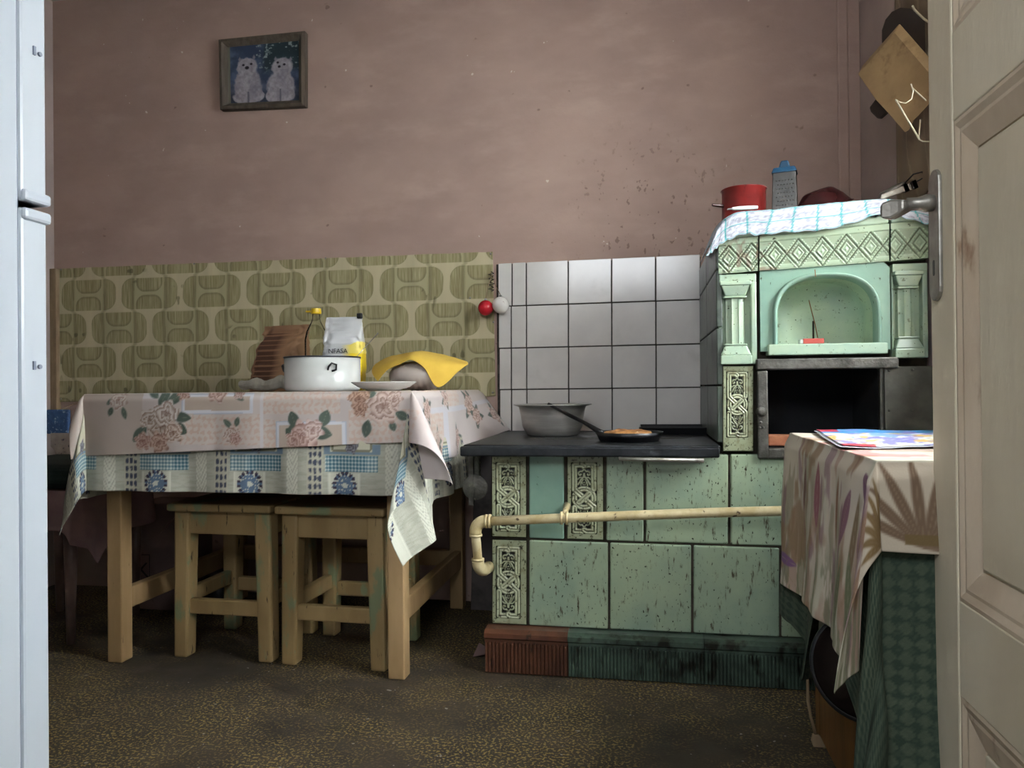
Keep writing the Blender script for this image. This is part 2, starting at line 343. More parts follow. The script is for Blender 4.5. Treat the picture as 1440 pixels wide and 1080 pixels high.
# ------------------------------------------------------------------ patterned sheet on back wall
TL, TR, BR, BL = W(80, 378, Y=YB-.004), W(693, 354, Y=YB-.004), W(697, 557, Y=YB-.004), W(82, 565, Y=YB-.004)
n1, n2 = 700, 210
U, V = np.meshgrid(np.linspace(0, 1, n1), np.linspace(0, 1, n2), indexing='ij')
PX = (1-U)*(1-V)*TL.x+U*(1-V)*TR.x+U*V*BR.x+(1-U)*V*BL.x; PZ = (1-U)*(1-V)*TL.z+U*(1-V)*TR.z+U*V*BR.z+(1-U)*V*BL.z
PY = YB-.004-.0015*fbm(PX*5, PZ*2, 5)-.004*ss(.02, 0, U)*V
PZ = PZ+.0025*(fbm(PX*25, PZ*0, 8)-.5)*(ss(.06, 0, V)+ss(.94, 1, V))
sp = .1335; c0 = W(126, 420, Y=YB).x; r0 = 1.155
wx = PX+.0012*np.sin(PZ*30)
streak = fbm(PX*420, PZ*16, 2, 3)
C = np.zeros(PX.shape+(3,))+hx('#bdb392'); C = lay(C, .25*fbm(PX*3, PZ*3, 4), '#aea583')
olive = hx('#a09974')+(streak-.62)[..., None]*.26
dark = hx('#5f5c42')
rr = np.floor((r0+sp/2+.0-PZ)/sp); zc = r0-rr*sp; par = np.mod(rr, 2)
lx = (wx-c0)/sp-par; cc = np.round(lx/2)*2; ux = (lx-cc)*sp; uz = PZ-zc            # block local
d = rbox(ux, uz, 0, 0, .1205, .0605, .044)
blk = ss(.0012, -.0012, d)
gap = ss(.0055, .0075, np.abs(uz)); cen = np.abs(ux) < .056
dcap = np.minimum(rbox(ux, uz, 0, .0605, .056, .054, .036), rbox(ux, uz, 0, -.0605, .056, .054, .036))
side = blk*(np.abs(ux) > .066); capm = ss(.0012, -.0012, dcap)*(np.abs(uz) < .0605)
C = lay(C, .7*blk, '#a09a76')
m_ = np.clip(side+capm, 0, 1)[..., None]; C = C*(1-m_)+olive*m_
C = lay(C, .40*ss(.012, .0, -dcap)*capm, dark)
C = lay(C, .3*ss(.0035, .001, np.abs(d))*side, dark)
uu = np.abs((lx-cc)); C = lay(C, .30*ss(.012, .003, np.abs(np.abs(ux)-.070)), dark); C = lay(C, .35*ss(.004, .001, np.abs(np.abs(ux)-.062)), '#b0a67c')
C = lay(C, .5*ss(.74, .8, vn(PX*60, PZ*45, 9))*ss(.8, .9, vn(PX*9, PZ*9, 19)), '#4a4630')
C = C*(.93+.14*fbm(PX*30, PZ*3, 11)[..., None])
sh = thing('wall_sheet', (TL.x, YB, BL.z), 'olive green retro patterned oilcloth sheet pinned to the wall behind the table', 'oilcloth')
build('sheet', M().grid(np.dstack([PX, PY, PZ])[:, ::-1], C[:, ::-1]), MT['paper'], sh, smooth=True, solid=.001)
for x, y in ((86, 379), (273, 371), (458, 363), (690, 357), (694, 453), (693, 552), (86, 561), (661, 419)):
    p = W(x, y, Y=YB-.006); build('thumbtack', M().lathe([(.0006, 0), (.004, .0006), (.003, .002), (.0006, .003)], p, 10, Matrix.Rotation(pi/2, 3, 'X')), MT['steeld'], sh, smooth=True)
# ------------------------------------------------------------------ white wall tiles
xs = [700, 720, 740, 799, 860, 922, 985]; rowsL = [370, 431, 490, 548, 609]; 
g0, g1 = W(698, 372, Y=YB-.004), W(988, 606, Y=YB-.004)
bk = build('trim_4', M().box((g0.x, YB-.005, g1.z-.01), (g1.x, YB, g0.z)), MT['tilegr'], kind='structure')
for r in range(4):
    for c in range(6):
        y = lambda x, k: rowsL[k]-(x-700)*(.0456-.0113*k)
        xa, xb = xs[c], xs[c+1]; dx = .6*r
        if c == 0: xa += dx
        if c == 1 and r > 0: xa -= 1.5
        if c == 0 and r > 0: xb -= 1.5
        q = [W(xa+.8+dx*.5, y(xa, r+1)-.8, Y=YB-.011), W(xb-.8+dx*.5, y(xb, r+1)-.8, Y=YB-.011), W(xb-.8+dx*.5, y(xb, r)+.8, Y=YB-.011), W(xa+.8+dx*.5, y(xa, r)+.8, Y=YB-.011)]
        j = random.uniform(0, .0015); tl = random.uniform(-.0012, .0012)
        q = [p+Vector((0, -j+(tl if i in (1, 2) else -tl), 0)) for i, p in enumerate(q)]
        build('tile', M().slab(q, (0, .0075, 0)), MT['tile'], bk, bevel=.0015)
# ------------------------------------------------------------------ framed picture
q = [W(311, 155, Y=YB-.02), W(430, 150, Y=YB-.02), W(430, 45, Y=YB-.02), W(309, 57, Y=YB-.02)]
pf = thing('framed_picture', (q[0].x, YB-.02, q[0].z), 'narrow grey wooden frame holding a print of two white fluffy kittens', 'picture')
def lerpq(q, u, v, y=None):
    p = (1-u)*(1-v)*q[0]+u*(1-v)*q[1]+u*v*q[2]+(1-u)*v*q[3]
    if y is not None: p = Vector((p.x, y, p.z))
    return p
def ring(u0, u1, y):
    return [lerpq(q, a, b, y) for a, b in ((u0, u0*1.15), (1-u0, u0*1.15), (1-u0, 1-u0*1.15), (u0, 1-u0*1.15))]
m = M()
for e in range(4):
    A, B, Cc = ring(0, 0, YB-.028), ring(.06, 0, YB-.024), ring(.085, 0, YB-.016); D = ring(0, 0, YB-.002); Q = ring(.035, 0, YB-.032); k = (e+1) % 4
    m.loft([[D[e], A[e], Q[e], B[e], Cc[e], Vector((Cc[e].x, YB-.002, Cc[e].z))], [D[k], A[k], Q[k], B[k], Cc[k], Vector((Cc[k].x, YB-.002, Cc[k].z))]])
build('frame', m, pm('grey_brown_frame_wood', '#62574a', '#4d4438', 20, (3,3,.5), .6, bs=.4), pf)
n = 130; U, V = np.meshgrid(np.linspace(.08, .92, n), np.linspace(.09, .91, n), indexing='ij')
P = np.zeros((n, n, 3)); qa = np.array([list(p) for p in q])
P = ((1-U)*(1-V))[..., None]*qa[0]+(U*(1-V))[..., None]*qa[1]+(U*V)[..., None]*qa[2]+((1-U)*V)[..., None]*qa[3]; P[..., 1] = YB-.014
x = (U-.08)/.84; y = (V-.09)/.82
C = np.zeros((n, n, 3))+hx('#3a4660'); C = lay(C, ss(.35, .75, fbm(x*7, y*7, 3)), '#5a6a86'); C = lay(C, ss(.45, .55, x)*ss(.45, .6, y)*.8, '#26383c')
C = lay(C, ss(.3, .1, y)*.7, '#2d3340'); C = lay(C, ss(.62, .75, fbm(x*22, y*22, 5))*ss(.4, .7, y)*(x > .4), '#9aa6a4')
fur = fbm(x*30, y*22, 6)
for cx, cy, rx, ry in ((.28, .28, .2, .33), (.27, .62, .15, .17), (.20, .10, .14, .1), (.40, .12, .12, .1), (.74, .25, .2, .3), (.76, .58, .15, .16), (.62, .1, .1, .1), (.84, .12, .1, .12)):
    d_ = np.hypot((x-cx)/rx, (y-cy)/ry)+(fur-.5)*.25; C = lay(C, ss(1.06, .88, d_), hx('#a9a3aa')+(fur-.5)[..., None]*.25)
for ex, ey in ((.17, .76), (.37, .78), (.67, .72), (.88, .70)): C = lay(C, ss(.045, .02, np.abs(x-ex)*1.5+np.abs(y-ey)*.7), '#8d8790')
for ex, ey, r_ in ((.22, .66, .018), (.33, .67, .018), (.27, .61, .028), (.70, .66, .017), (.79, .62, .018), (.72, .59, .02)): C = lay(C, ss(r_*1.3, r_*.7, np.hypot(x-ex, y-ey)), '#1d1a22')
C = lay(C, ss(.025, .0, np.abs(x-.285))*(y < .2)*.7, '#4b4a58'); C = lay(C, ss(.02, .0, np.abs(x-.735))*(y < .22)*.7, '#4b4a58'); C = lay(C, ss(.45, .7, fbm(x*9, y*7, 21))*.35*(y < .55), '#6f707e'); C = C*.9; C = lay(C, ss(.035, .03, x), '#6e6a5c')
build('print', M().grid(P[:, ::-1], C[:, ::-1]), MT['print'], pf)
c4 = [lerpq(q, a, b, YB-.0145) for a, b in ((.075, .08), (.925, .08), (.925, .92), (.075, .92))]
# ------------------------------------------------------------------ fridge
fy0, fy1 = .42, 1.245
fx = W(70, 700, Y=fy1).x; yg0 = W(33, 700, X=fx).y; yg1 = W(28, 700, X=fx).y
fr = thing('fridge', (fx-.3, .85, 0), 'tall white fridge freezer standing in the left foreground, seen from its side', 'fridge')
build('cabinet', M().box((fx-.58, fy0, .02), (fx, yg1, 2.0)), MT['white'], fr, bevel=.004)
build('gasket', M().box((fx-.57, yg1, .06), (fx-.008, yg0, 1.98)), MT['whitegr'], fr)
zg = W(50, 291, X=fx).z
for nm, z0, z1 in (('lower_door', .05, zg-.006), ('upper_door', zg+.006, 1.99)):
    d_ = build(nm, M().box((fx-.58, yg0, z0), (fx-.002, fy1, z1)), MT['white'], fr, bevel=.006)
    zz0 = (z1-.022, z1) if nm == 'lower_door' else (z0, z0+.022)
    build('door_lip', M().box((fx-.56, yg0+.002, zz0[0]), (fx+.006, fy1+.004, zz0[1])), MT['white'], d_, bevel=.006)
    yy_ = 72 if nm == 'upper_door' else 514
    pz = W(50, yy_, X=fx)
    build('hinge_screw', M().box((fx-.003, pz.y-.005, pz.z-.008), (fx+.0015, pz.y, pz.z+.008)).lathe([(.004, 0), (.004, .004)], (fx-.001, pz.y+.009, pz.z-.002), 10, Matrix.Rotation(pi/2, 3, 'Y')), MT['whitegr'], d_)
build('foot', M().box((fx-.5, fy0+.05, 0), (fx-.04, fy1-.08, .02)), MT['black'], fr)

# ------------------------------------------------------------------ door on the right
DX = .395; dy0, dy1 = .335, 1.14
dr = thing('door_1', (DX, dy0, 0), kind='structure')
ys1 = 1.059; ys0 = dy0+.09
def dz(x, y): return W(x, y, X=DX).z
z_a, z_b, z_c, z_d = dz(1343, 40), dz(1345, 166), dz(1350, 846), dz(1353, 982)
TH = .04
build('lock_stile', M().box((DX, ys1, .01), (DX+TH, dy1, 2.03)), MT['door'], dr, bevel=.003)
build('hinge_stile', M().box((DX, dy0, .01), (DX+TH, ys0, 2.03)), MT['door'], dr, bevel=.003)
for a, b in ((1.93, 2.03), (z_b, z_a), (z_d, z_c), (.01, .11)): build('rail', M().box((DX+.0008, ys0, a), (DX+TH-.001, ys1, b)), MT['door'], dr, bevel=.002)
mw = ys1-W(1370, 500, X=DX+.004).y
for a, b in ((z_a, 1.93), (z_c, z_b), (.11, z_d)):
    build('panel', M().box((DX+.014, ys0-.005, a-.005), (DX+.026, ys1+.005, b+.005)).box((DX+.009, ys0+mw+.003, a+mw+.003), (DX+.02, ys1-mw-.003, b-mw-.003)), MT['door'], dr, bevel=.0025)
    R0 = [(ys0, a), (ys1, a), (ys1, b), (ys0, b)]; R1 = [(ys0+mw, a+mw), (ys1-mw, a+mw), (ys1-mw, b-mw), (ys0+mw, b-mw)]
    def fr_(t, xx, e): return Vector((xx, R0[e][0]*(1-t)+R1[e][0]*t, R0[e][1]*(1-t)+R1[e][1]*t))
    for e in range(4):
        k = (e+1) % 4; pr = [(0, DX+.014), (0, DX+.002), (.12, DX+.001), (.3, DX+.004), (.4, DX+.0035), (1, DX+.011), (1, DX+.014)]
        build('panel_moulding', M().loft([[fr_(t, xx, e) for t, xx in pr], [fr_(t, xx, k) for t, xx in pr]]), MT['doorb'], dr)
# handle
pl0, pl1 = W(1318, 238, X=DX).z, W(1318, 424, X=DX).z
yc = (W(1309, 300, X=DX).y+W(1327, 300, X=DX).y)/2
m = M(); prof = []
for k in range(9): prof.append((sin(-pi/2+pi*k/8) if 0 else 0, 0))
def pill(y, z0, z1, r, x0, x1):
    a = [Vector((x0, y+r*cos(t), z1-r+r*sin(t))) for t in np.linspace(0, pi, 9)]+[Vector((x0, y+r*cos(t), z0+r+r*sin(t))) for t in np.linspace(pi, 2*pi, 9)]
    return [a, [Vector((x1, p.y, p.z)) for p in a]]
hp = build('handle_plate', M().loft(pill(yc, pl1, pl0, .0185, DX+.001, DX-.005)), MT['steeld'], dr, bevel=.002)
hz = W(1318, 285, X=DX).z
build('keyhole', M().loft(pill(yc, W(1313, 390, X=DX).z, W(1313, 368, X=DX).z, .0032, DX-.0045, DX-.0056)), MT['black'], hp)
build('spindle', M().lathe([(.011, 0), (.0125, .01), (.009, .02), (.009, .034)], (DX-.004, yc, hz), 18, Matrix.Rotation(-pi/2, 3, 'Y')), MT['steeld'], hp, smooth=True)
# flat tapering lever, pointing back from the spindle into the room
lv = []
for t, hh, th in ((0, .008, .010), (.25, .012, .008), (.55, .016, .007), (.85, .014, .0065), (1, .008, .004)):
    c = Vector((DX-.036, yc, hz)).lerp(Vector((DX-.067, yc+.014, hz-.004)), t); dd = Vector((.8, .6, 0)).normalized()
    lv.append([c+dd*th+Vector((0,0,hh*.7)), c+dd*th-Vector((0,0,hh)), c-dd*th-Vector((0,0,hh)), c-dd*th+Vector((0,0,hh*.7))])
build('lever', M().loft(lv), MT['steeld'], hp, bevel=.003)

# ------------------------------------------------------------------ tiled stove
SY = 2.04                      # tile face plane
ZK = W(800, 626, Y=1.985).z    # top of the cooking plate
fa = lambda x: 338-(x-1010)*.098
ZT = W(1130, 313, Y=SY).z      # top of the oven tower
xL, xT, xR = W(690, 700, Y=SY).x, W(1010, 560, Y=SY).x, XR-.004
st = thing('tiled_stove', (.14, 2.33, 0), 'green glazed tile stove with an oven tower and black iron cooking plate', 'stove')
def S(x, y, Y=None): return W(x, y, Y=SY if Y is None else Y)
j1 = lambda x: 756+(x-690)*.032
j2 = lambda x: 878+(x-690)*.0465
ox0, ox1, oz0, oz1 = S(1078, 560).x, S(1240, 560).x, S(1160, 627).z, S(1160, 514).z
m = M().box((xL+.01, SY+.008, .012), (xR, YB-.002, ZK-.03))
m.box((xT+.012, SY+.30, ZK-.04), (xR, YB-.002, ZT-.02)).box((xT+.012, SY+.042, ZK-.04), (ox0-.012, SY+.31, ZT-.02)).box((ox1+.012, SY+.042, ZK-.04), (xR, SY+.31, ZT-.02))
nz0 = S(1160, 490).z; nz1 = S(1160, 365).z
m.box((ox0-.02, SY+.03, oz1+.012), (ox1+.02, SY+.31, nz0)).box((ox0-.02, SY+.008, nz1), (ox1+.02, SY+.31, ZT-.02)).box((ox0-.02, SY+.02, ZK-.04), (ox1+.02, SY+.31, oz0-.01))
m.box((ox0-.02, SY+.16, nz0-.01), (ox1+.02, SY+.31, nz1+.01))
build('clay_core', m, MT['grout'], st)
def qtile(x0, x1, ya, yb, mat='glaze', inset=1.0, depth=.022, bev=.004, tilt=None, name='tile', Y=None, par=st):
    """tile filling the photo box; ya, yb: functions or numbers (top, bottom edges)"""
    fa = ya if callable(ya) else (lambda x: ya); fb = yb if callable(yb) else (lambda x: yb); i = inset
    q = [S(x0+i, fb(x0)-i, Y), S(x1-i, fb(x1)-i, Y), S(x1-i, fa(x1)+i, Y), S(x0+i, fa(x0)+i, Y)]
    a, b = random.uniform(-.0015, .0015), random.uniform(-.0015, .0015)
    q = [Vector((p.x, p.y+a*(1 if k in (0, 3) else -1)+b*(1 if k < 2 else -1), p.z)) for k, p in enumerate(q)]
    return build(name, M().slab(q, (0, depth, 0)), MT[mat], par, bevel=bev, seg=3)
top = 638.0
for x0, x1, mt in ((743, 794, 'glaze2'), (851.5, 906, 'glaze'), (907.5, 1025, 'glaze'), (1026.5, 1142, 'glaze'), (1143, 1260, 'glaze'), (1261, 1306, 'glaze')):
    qtile(x0, x1, top, j1, mt)
for x0, x1 in ((743, 856), (857, 973), (974.5, 1097), (1098.5, 1220), (1221.5, 1306)):
    qtile(x0, x1, lambda x: j1(x)+1, j2, 'glaze')
# relief tiles: a height field of a knotwork band with scrolls
def relief_h(x, y):
    """x, y in the pixel frame of one relief tile, 430 wide and 1010 high, y down"""
    H = np.full(x.shape, 0.0)
    inside = (x > 55)*(x < 350)*(y > 85)*(y < 935)
    fr = rbox(x, y, 202, 510, 148, 425, 10); H = np.where(fr < 0, -1.0, 0.15*ss(0, 10, fr)); H = np.where(np.abs(fr) < 5, -1.2, H)
    def band(H, pts, w=36):
        d = distpl(x, y, pts); prof = np.cos((np.abs(d)-17)/17*pi/2*1.1)*1.15-.35; prof = np.maximum(prof, -1.2); return np.where(d < w, prof, H)
    # scrolls and leaves
    def thin(H, pts, w=9, h=.35):
        d = distpl(x, y, pts); return np.maximum(H, np.where(d < w*1.3, h-1.35*(d/w/1.3)**2, -2))
    for sgn in (0, 1):
        f = (lambda p: p) if not sgn else (lambda p: [(a, 1022-b) for a, b in p])
        for mx in (1, -1):
            g_ = lambda p: f([(202+mx*a, b) for a, b in p])
            sp_ = [(45+(30-3.0*k)*cos(-1.7+k*.62), 220+(30-3.0*k)*1.1*sin(-1.7+k*.62)) for k in range(9)]
            H = thin(H, g_([(4, 165), (22, 190)]+sp_), 9); H = thin(H, g_([(4, 215), (8, 260), (40, 290), (68, 345)]), 10); H = thin(H, g_([(8, 260), (52, 262), (74, 285)]), 8)
            H = thin(H, g_([(10, 285), (36, 325), (40, 360)]), 7)
        for a, b in ((-20, 330), (0, 322), (20, 330), (-10, 350), (10, 350), (0, 370)):
            p = f([(202+a, b)])[0]; dd = np.hypot(x-p[0], y-p[1]); H = np.maximum(H, np.where(dd < 9, .4-.9*(dd/9)**2, -2))
    ang = np.linspace(0, 2*pi, 49); H = band(H, [(202+112*cos(a), 511+112*sin(a)) for a in ang])
    H = band(H, [(204, 892), (180, 908), (90, 908), (90, 625)]); H = band(H, [(200, 130), (224, 114), (314, 114), (314, 400)])
    H = band(H, [(200, 130), (180, 114), (90, 114), (90, 410), (314, 612), (314, 908), (228, 908), (204, 892)])
    H = band(H, [(140, 566), (262, 456)], 34)
    return H
def relief_tile(x0, x1, ya, yb, w=430, h=1010, fn=relief_h, nx=76, ny=170, dep=.0045, name='relief_tile', hi='#b3b898', mid='#8f9678', lo='#16160f', Y=None, lab=None):
    fa = ya if callable(ya) else (lambda x: ya); fb = yb if callable(yb) else (lambda x: yb)
    q = [S(x0+1, fa(x0)+1, Y), S(x1-1, fa(x1)+1, Y), S(x1-1, fb(x1)-1, Y), S(x0+1, fb(x0)-1, Y)]
    U, V = np.meshgrid(np.linspace(0, 1, nx), np.linspace(0, 1, ny), indexing='ij')
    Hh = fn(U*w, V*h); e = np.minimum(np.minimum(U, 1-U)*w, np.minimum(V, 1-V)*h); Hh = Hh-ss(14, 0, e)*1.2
    qa = np.array([list(p) for p in q]); P = ((1-U)*(1-V))[..., None]*qa[0]+(U*(1-V))[..., None]*qa[1]+(U*V)[..., None]*qa[2]+((1-U)*V)[..., None]*qa[3]
    P[..., 1] -= Hh*dep*.5
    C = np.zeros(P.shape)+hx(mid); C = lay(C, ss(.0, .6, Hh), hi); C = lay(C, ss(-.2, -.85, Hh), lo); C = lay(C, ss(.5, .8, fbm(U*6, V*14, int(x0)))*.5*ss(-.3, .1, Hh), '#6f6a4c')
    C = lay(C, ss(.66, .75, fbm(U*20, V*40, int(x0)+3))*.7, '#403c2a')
    m = M().grid(P[:, ::-1], C[:, ::-1])
    b = len(m.v); bk_ = [Vector((p.x, p.y+.022, p.z)) for p in q]; m.v += [tuple(p) for p in bk_]
    n_, k_ = nx, ny; c0_, c1_, c2_, c3_ = (k_-1), (n_-1)*k_+k_-1, (n_-1)*k_, 0
    m.f += [(c0_, b, b+1, c1_), (c1_, b+1, b+2, c2_), (c2_, b+2, b+3, c3_), (c3_, b+3, b, c0_)]
    m.c = np.vstack([m.c, np.zeros((4, 3))+hx(mid)])
    return build(name, m, MT['relief'], st, smooth=True, label=lab)
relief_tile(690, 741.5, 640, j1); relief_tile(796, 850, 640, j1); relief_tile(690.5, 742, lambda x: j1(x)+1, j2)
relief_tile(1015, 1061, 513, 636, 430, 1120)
# ribbed base tiles
def base_tile(x0, x1, mat, ribs, lab):
    by = 1.992
    A, B = S(x0, j2(x0), SY), S(x1, j2(x1), SY); xa = W(x0, 900, Y=by).x; xb = W(x1, 900, Y=by).x
    za, zb = A.z, B.z; m = M(); prof = lambda z: [(SY+.01, z), (by+.012, z), (by-.004, z-.008), (by-.004, z-.020), (by+.004, z-.026), (by+.004, z-.032)]
    m.loft([[Vector((xa, y, z)) for y, z in prof(za)]+[Vector((xa, SY+.01, za-.032))], [Vector((xb, y, z)) for y, z in prof(zb)]+[Vector((xb, SY+.01, zb-.032))]])
    dx = (xb-xa)/ribs; pts = []
    for k in range(ribs):
        c = xa+dx*(k+.5); pts += [(c-dx*.46, by+.0075), (c-dx*.28, by+.001), (c+dx*.28, by+.001), (c+dx*.46, by+.0075)]
    zt = lambda x: za+(zb-za)*(x-xa)/(xb-xa)-.032
    ringb = [Vector((x, y, .006)) for x, y in pts]; ringm = [Vector((x, y, zt(x)-.004)) for x, y in pts]; ringt = [Vector((x, by+.010, zt(x)+.004)) for x, y in pts]
    m.loft([ringb, ringm, ringt], cap=False, closed=False)
    m.box((xa, by+.009, .002), (xb, SY+.01, min(za, zb)-.033))
    return build('base_tile', m, mat, st, label=lab)
base_tile(681, 798, MT['terracotta'], 22, 'brown ribbed base tile')
base_tile(798.5, 990, MT['basegreen'], 38, 'dark green ribbed base tile'); base_tile(990.5, 1215, MT['basegreen'], 42, 'dark green ribbed base tile')
# cooking plate with rim, openings and handle bar
m = M(); c0 = W(650, 630, Y=1.975)
cook = build('cooking_plate', M().box((c0.x, 1.985, ZK-.018), (xT, YB-.012, ZK)), MT['iron'], st, bevel=.004)
build('plate_edge', M().box((c0.x-.006, 1.972, ZK-.03), (xT-.004, 1.99, ZK-.004)), MT['iron'], cook, bevel=.004)
build('edge_rail', M().tube([(W(870, 641, Y=1.962).x, 1.962, ZK-.033), (W(905, 641, Y=1.962).x, 1.96, ZK-.034), (W(990, 641, Y=1.962).x, 1.962, ZK-.036)], .0055), MT['steeld'], cook, smooth=True)
for cx, cy, r in ((-.22, 2.34, .14), (.04, 2.34, .10)):
    for k in (1, .62): build('ring_plate', M().lathe([(r*k-.003, 0), (r*k, .002), (r*k+.002, 0)], (cx, cy, ZK-.0004), 40, cap=False), MT['ironfr'], cook, smooth=True)
# side tiles of the tower, seen foreshortened
for k in range(4):
    for j in range(2):
        z0 = ZK+.004+k*.152; z1 = min(z0+.148, ZT-.02); y0 = SY+.004+j*.312
        build('tile', M().box((xT-.002, y0, z0), (xT+.014, y0+.307, z1)), MT['sootgl'], st, bevel=.003)
# tower frieze: three tiles with bead and lozenge relief
def frieze_h(x, y):   # metres
    a = np.abs((x/.058) % 1-.5)*2; b = np.abs(y-.058)/.040; m_ = a+b
    band = ss(1.06, 1.0, b); bead = lambda c: np.exp(-((m_-c)/.07)**2)*(.55+.45*np.cos(2*pi*(a-b)*3.5))
    Hh = -.55+1.1*np.exp(-((m_-.99)/.06)**2)*0+1.25*bead(.80)+1.3*bead(1.2)-.9*np.exp(-((m_-1.0)/.05)**2)-.5*np.exp(-((m_-.55)/.06)**2)+1.1*np.exp(-((m_-.42)/.08)**2)+.9*np.exp(-(m_/.16)**2)
    return Hh*band+(1-band)*.25
fb = lambda x: 385-(x-1010)*.075
for x0, x1 in ((1010, 1066.5), (1067.5, 1251), (1252, 1306)):
    q0, q1 = S(x0, 360), S(x1, 360); wd_ = q1.x-q0.x; nx = int(wd_/.0016)
    relief_tile(x0, x1, lambda x: fa(x), fb, wd_, .1, lambda x, y, o=q0.x: frieze_h(x+(o-xT), y)-0, nx, 64, .007, 'frieze_tile', '#9db78e', '#86a27c', '#3e4a38', Y=SY-.006) if False else None
def frieze(x0, x1):
    nx = max(30, int((S(x1, 360).x-S(x0, 360).x)/.0014)); ny = 74
    q = [S(x0+.6, fa(x0), SY-.006), S(x1-.6, fa(x1), SY-.006), S(x1-.6, fb(x1), SY-.006), S(x0+.6, fb(x0), SY-.006)]
    U, V = np.meshgrid(np.linspace(0, 1, nx), np.linspace(0, 1, ny), indexing='ij'); qa = np.array([list(p) for p in q])
    P = ((1-U)*(1-V))[..., None]*qa[0]+(U*(1-V))[..., None]*qa[1]+(U*V)[..., None]*qa[2]+((1-U)*V)[..., None]*qa[3]
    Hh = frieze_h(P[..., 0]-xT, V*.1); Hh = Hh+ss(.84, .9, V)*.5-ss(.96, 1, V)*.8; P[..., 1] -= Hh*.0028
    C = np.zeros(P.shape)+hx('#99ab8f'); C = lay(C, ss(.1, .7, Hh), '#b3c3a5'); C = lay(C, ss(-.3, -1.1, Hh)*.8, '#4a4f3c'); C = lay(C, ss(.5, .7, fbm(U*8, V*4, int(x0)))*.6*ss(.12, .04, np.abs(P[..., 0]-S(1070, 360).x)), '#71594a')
    m = M().grid(P[:, ::-1], C[:, ::-1]); b = len(m.v); m.v += [(p.x, p.y+.03, p.z) for p in q]
    c0_, c1_, c2_, c3_ = (ny-1), (nx-1)*ny+ny-1, (nx-1)*ny, 0
    m.f += [(c0_, b, b+1, c1_), (c1_, b+1, b+2, c2_), (c2_, b+2, b+3, c3_), (c3_, b+3, b, c0_)]; m.c = np.vstack([m.c, np.zeros((4, 3))+hx('#8da985')])
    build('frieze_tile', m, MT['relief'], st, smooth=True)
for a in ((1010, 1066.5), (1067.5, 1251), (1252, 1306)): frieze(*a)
# plain cornice tiles above the frieze
for x0, x1 in ((1010, 1066.5), (1067.5, 1251), (1252, 1306)):
    q = [S(x0+.5, fa(x0)-.5, SY-.010), S(x1-.5, fa(x1)-.5, SY-.010), S(x1-.5, fa(x1)-13, SY-.010), S(x0+.5, fa(x0)-13, SY-.010)]
    build('cornice_tile', M().slab(q, (0, .6, 0)), MT['glaze3'], st, bevel=.006, seg=3)
# pilaster tiles with fluted half columns
def pilaster(x0, x1, y0, y1, lab=None):
    A, B = S(x0, y0), S(x1, y1); xa, xb, za, zb = A.x, B.x, B.z, A.z; w_ = xb-xa
    root = build('pilaster_tile', M().box((xa, SY+.026, za), (xb, SY+.04, zb)).box((xa, SY, zb-.022), (xb, SY+.03, zb)).box((xb-w_*.15, SY, za), (xb, SY+.03, zb-.02)).box((xa, SY+.01, za), (xa+w_*.06, SY+.03, zb-.02)), MT['glaze3'], st, bevel=.003)
    cx = xa+w_*.43; hw = w_*.43; H = zb-.02-za
    def sl(s0, s1, z0, z1, d0, d1): return M().hexa([(cx-hw*s0, SY+.03-d0, z0), (cx+hw*s0, SY+.03-d0, z0), (cx+hw*s0, SY+.03, z0), (cx-hw*s0, SY+.03, z0)], [(cx-hw*s1, SY+.03-d1, z1), (cx+hw*s1, SY+.03-d1, z1), (cx+hw*s1, SY+.03, z1), (cx-hw*s1, SY+.03, z1)])
    def P_(a): return za+H*a
    for s0, s1, a, b, d0, d1, nm in ((.98, .98, 0, .11, .045, .045, 'plinth'), (.95, .68, .11, .225, .042, .034, 'column_base'), (.72, .72, .225, .25, .036, .036, 'torus'), (.72, .72, .80, .825, .036, .036, 'torus'), (.62, .9, .825, .95, .034, .042, 'capital'), (.98, .98, .95, 1.0, .045, .045, 'abacus')):
        build(nm, sl(s0, s1, P_(a), P_(b), d0, d1), MT['glaze3'], root, bevel=.003)
    rs = []
    for a in (.25, .80):
        r_ = []
        for k in range(61):
            t = pi*k/60; rr_ = hw*.62*(1-.10*max(0, cos(t*14))**.5) if 0 < k < 60 else hw*.62
            rr_ = hw*.70*(1-.13*abs(sin(t*5))**.6)
            r_.append(Vector((cx-rr_*cos(t), SY+.028-rr_*1.0*sin(t), P_(a))))
        rs.append(r_)
    build('fluted_shaft', M().loft(rs), MT['glaze3'], root)
pilaster(1011, 1065, 386, 512); pilaster(1255, 1306, 371, 503)
# niche panel with an arched recess
nx0, nx1, pz1, pz0 = S(1069, 440).x, S(1252, 440).x, S(1160, 369).z, S(1160, 493).z
ax0, ax1 = S(1087, 440).x, S(1238, 440).x; acx = (ax0+ax1)/2; ar = (ax1-ax0)/2; az0 = S(1160, 484).z; atop = S(1160, 384).z; ay = ar*.86; azc = atop-ay
def arch(s, y, extra=0):
    pts = [(acx+ar*s, az0)]
    for k in range(25):
        t = pi*k/24; e = .8
        cxx = abs(cos(t))**e*(1 if cos(t) >= 0 else -1); pts.append((acx+ar*s*cxx, azc+ay*s*abs(sin(t))**e))
    pts.append((acx-ar*s, az0)); return [Vector((x, y, z)) for x, z in pts]
m = M(); A = arch(1, SY+.001)
outer = [Vector((nx1, SY+.001, az0))]
for k in range(25):
    t = pi*k/24; c_, s_ = cos(t), sin(t); hw = (nx1-nx0)/2; cx_ = (nx1+nx0)/2; hh = pz1-azc
    q = min(hw/max(abs(c_), 1e-6), hh/max(abs(s_), 1e-6)); outer.append(Vector((cx_+q*c_, SY+.001, azc+q*s_)))
outer.append(Vector((nx0, SY+.001, az0)))
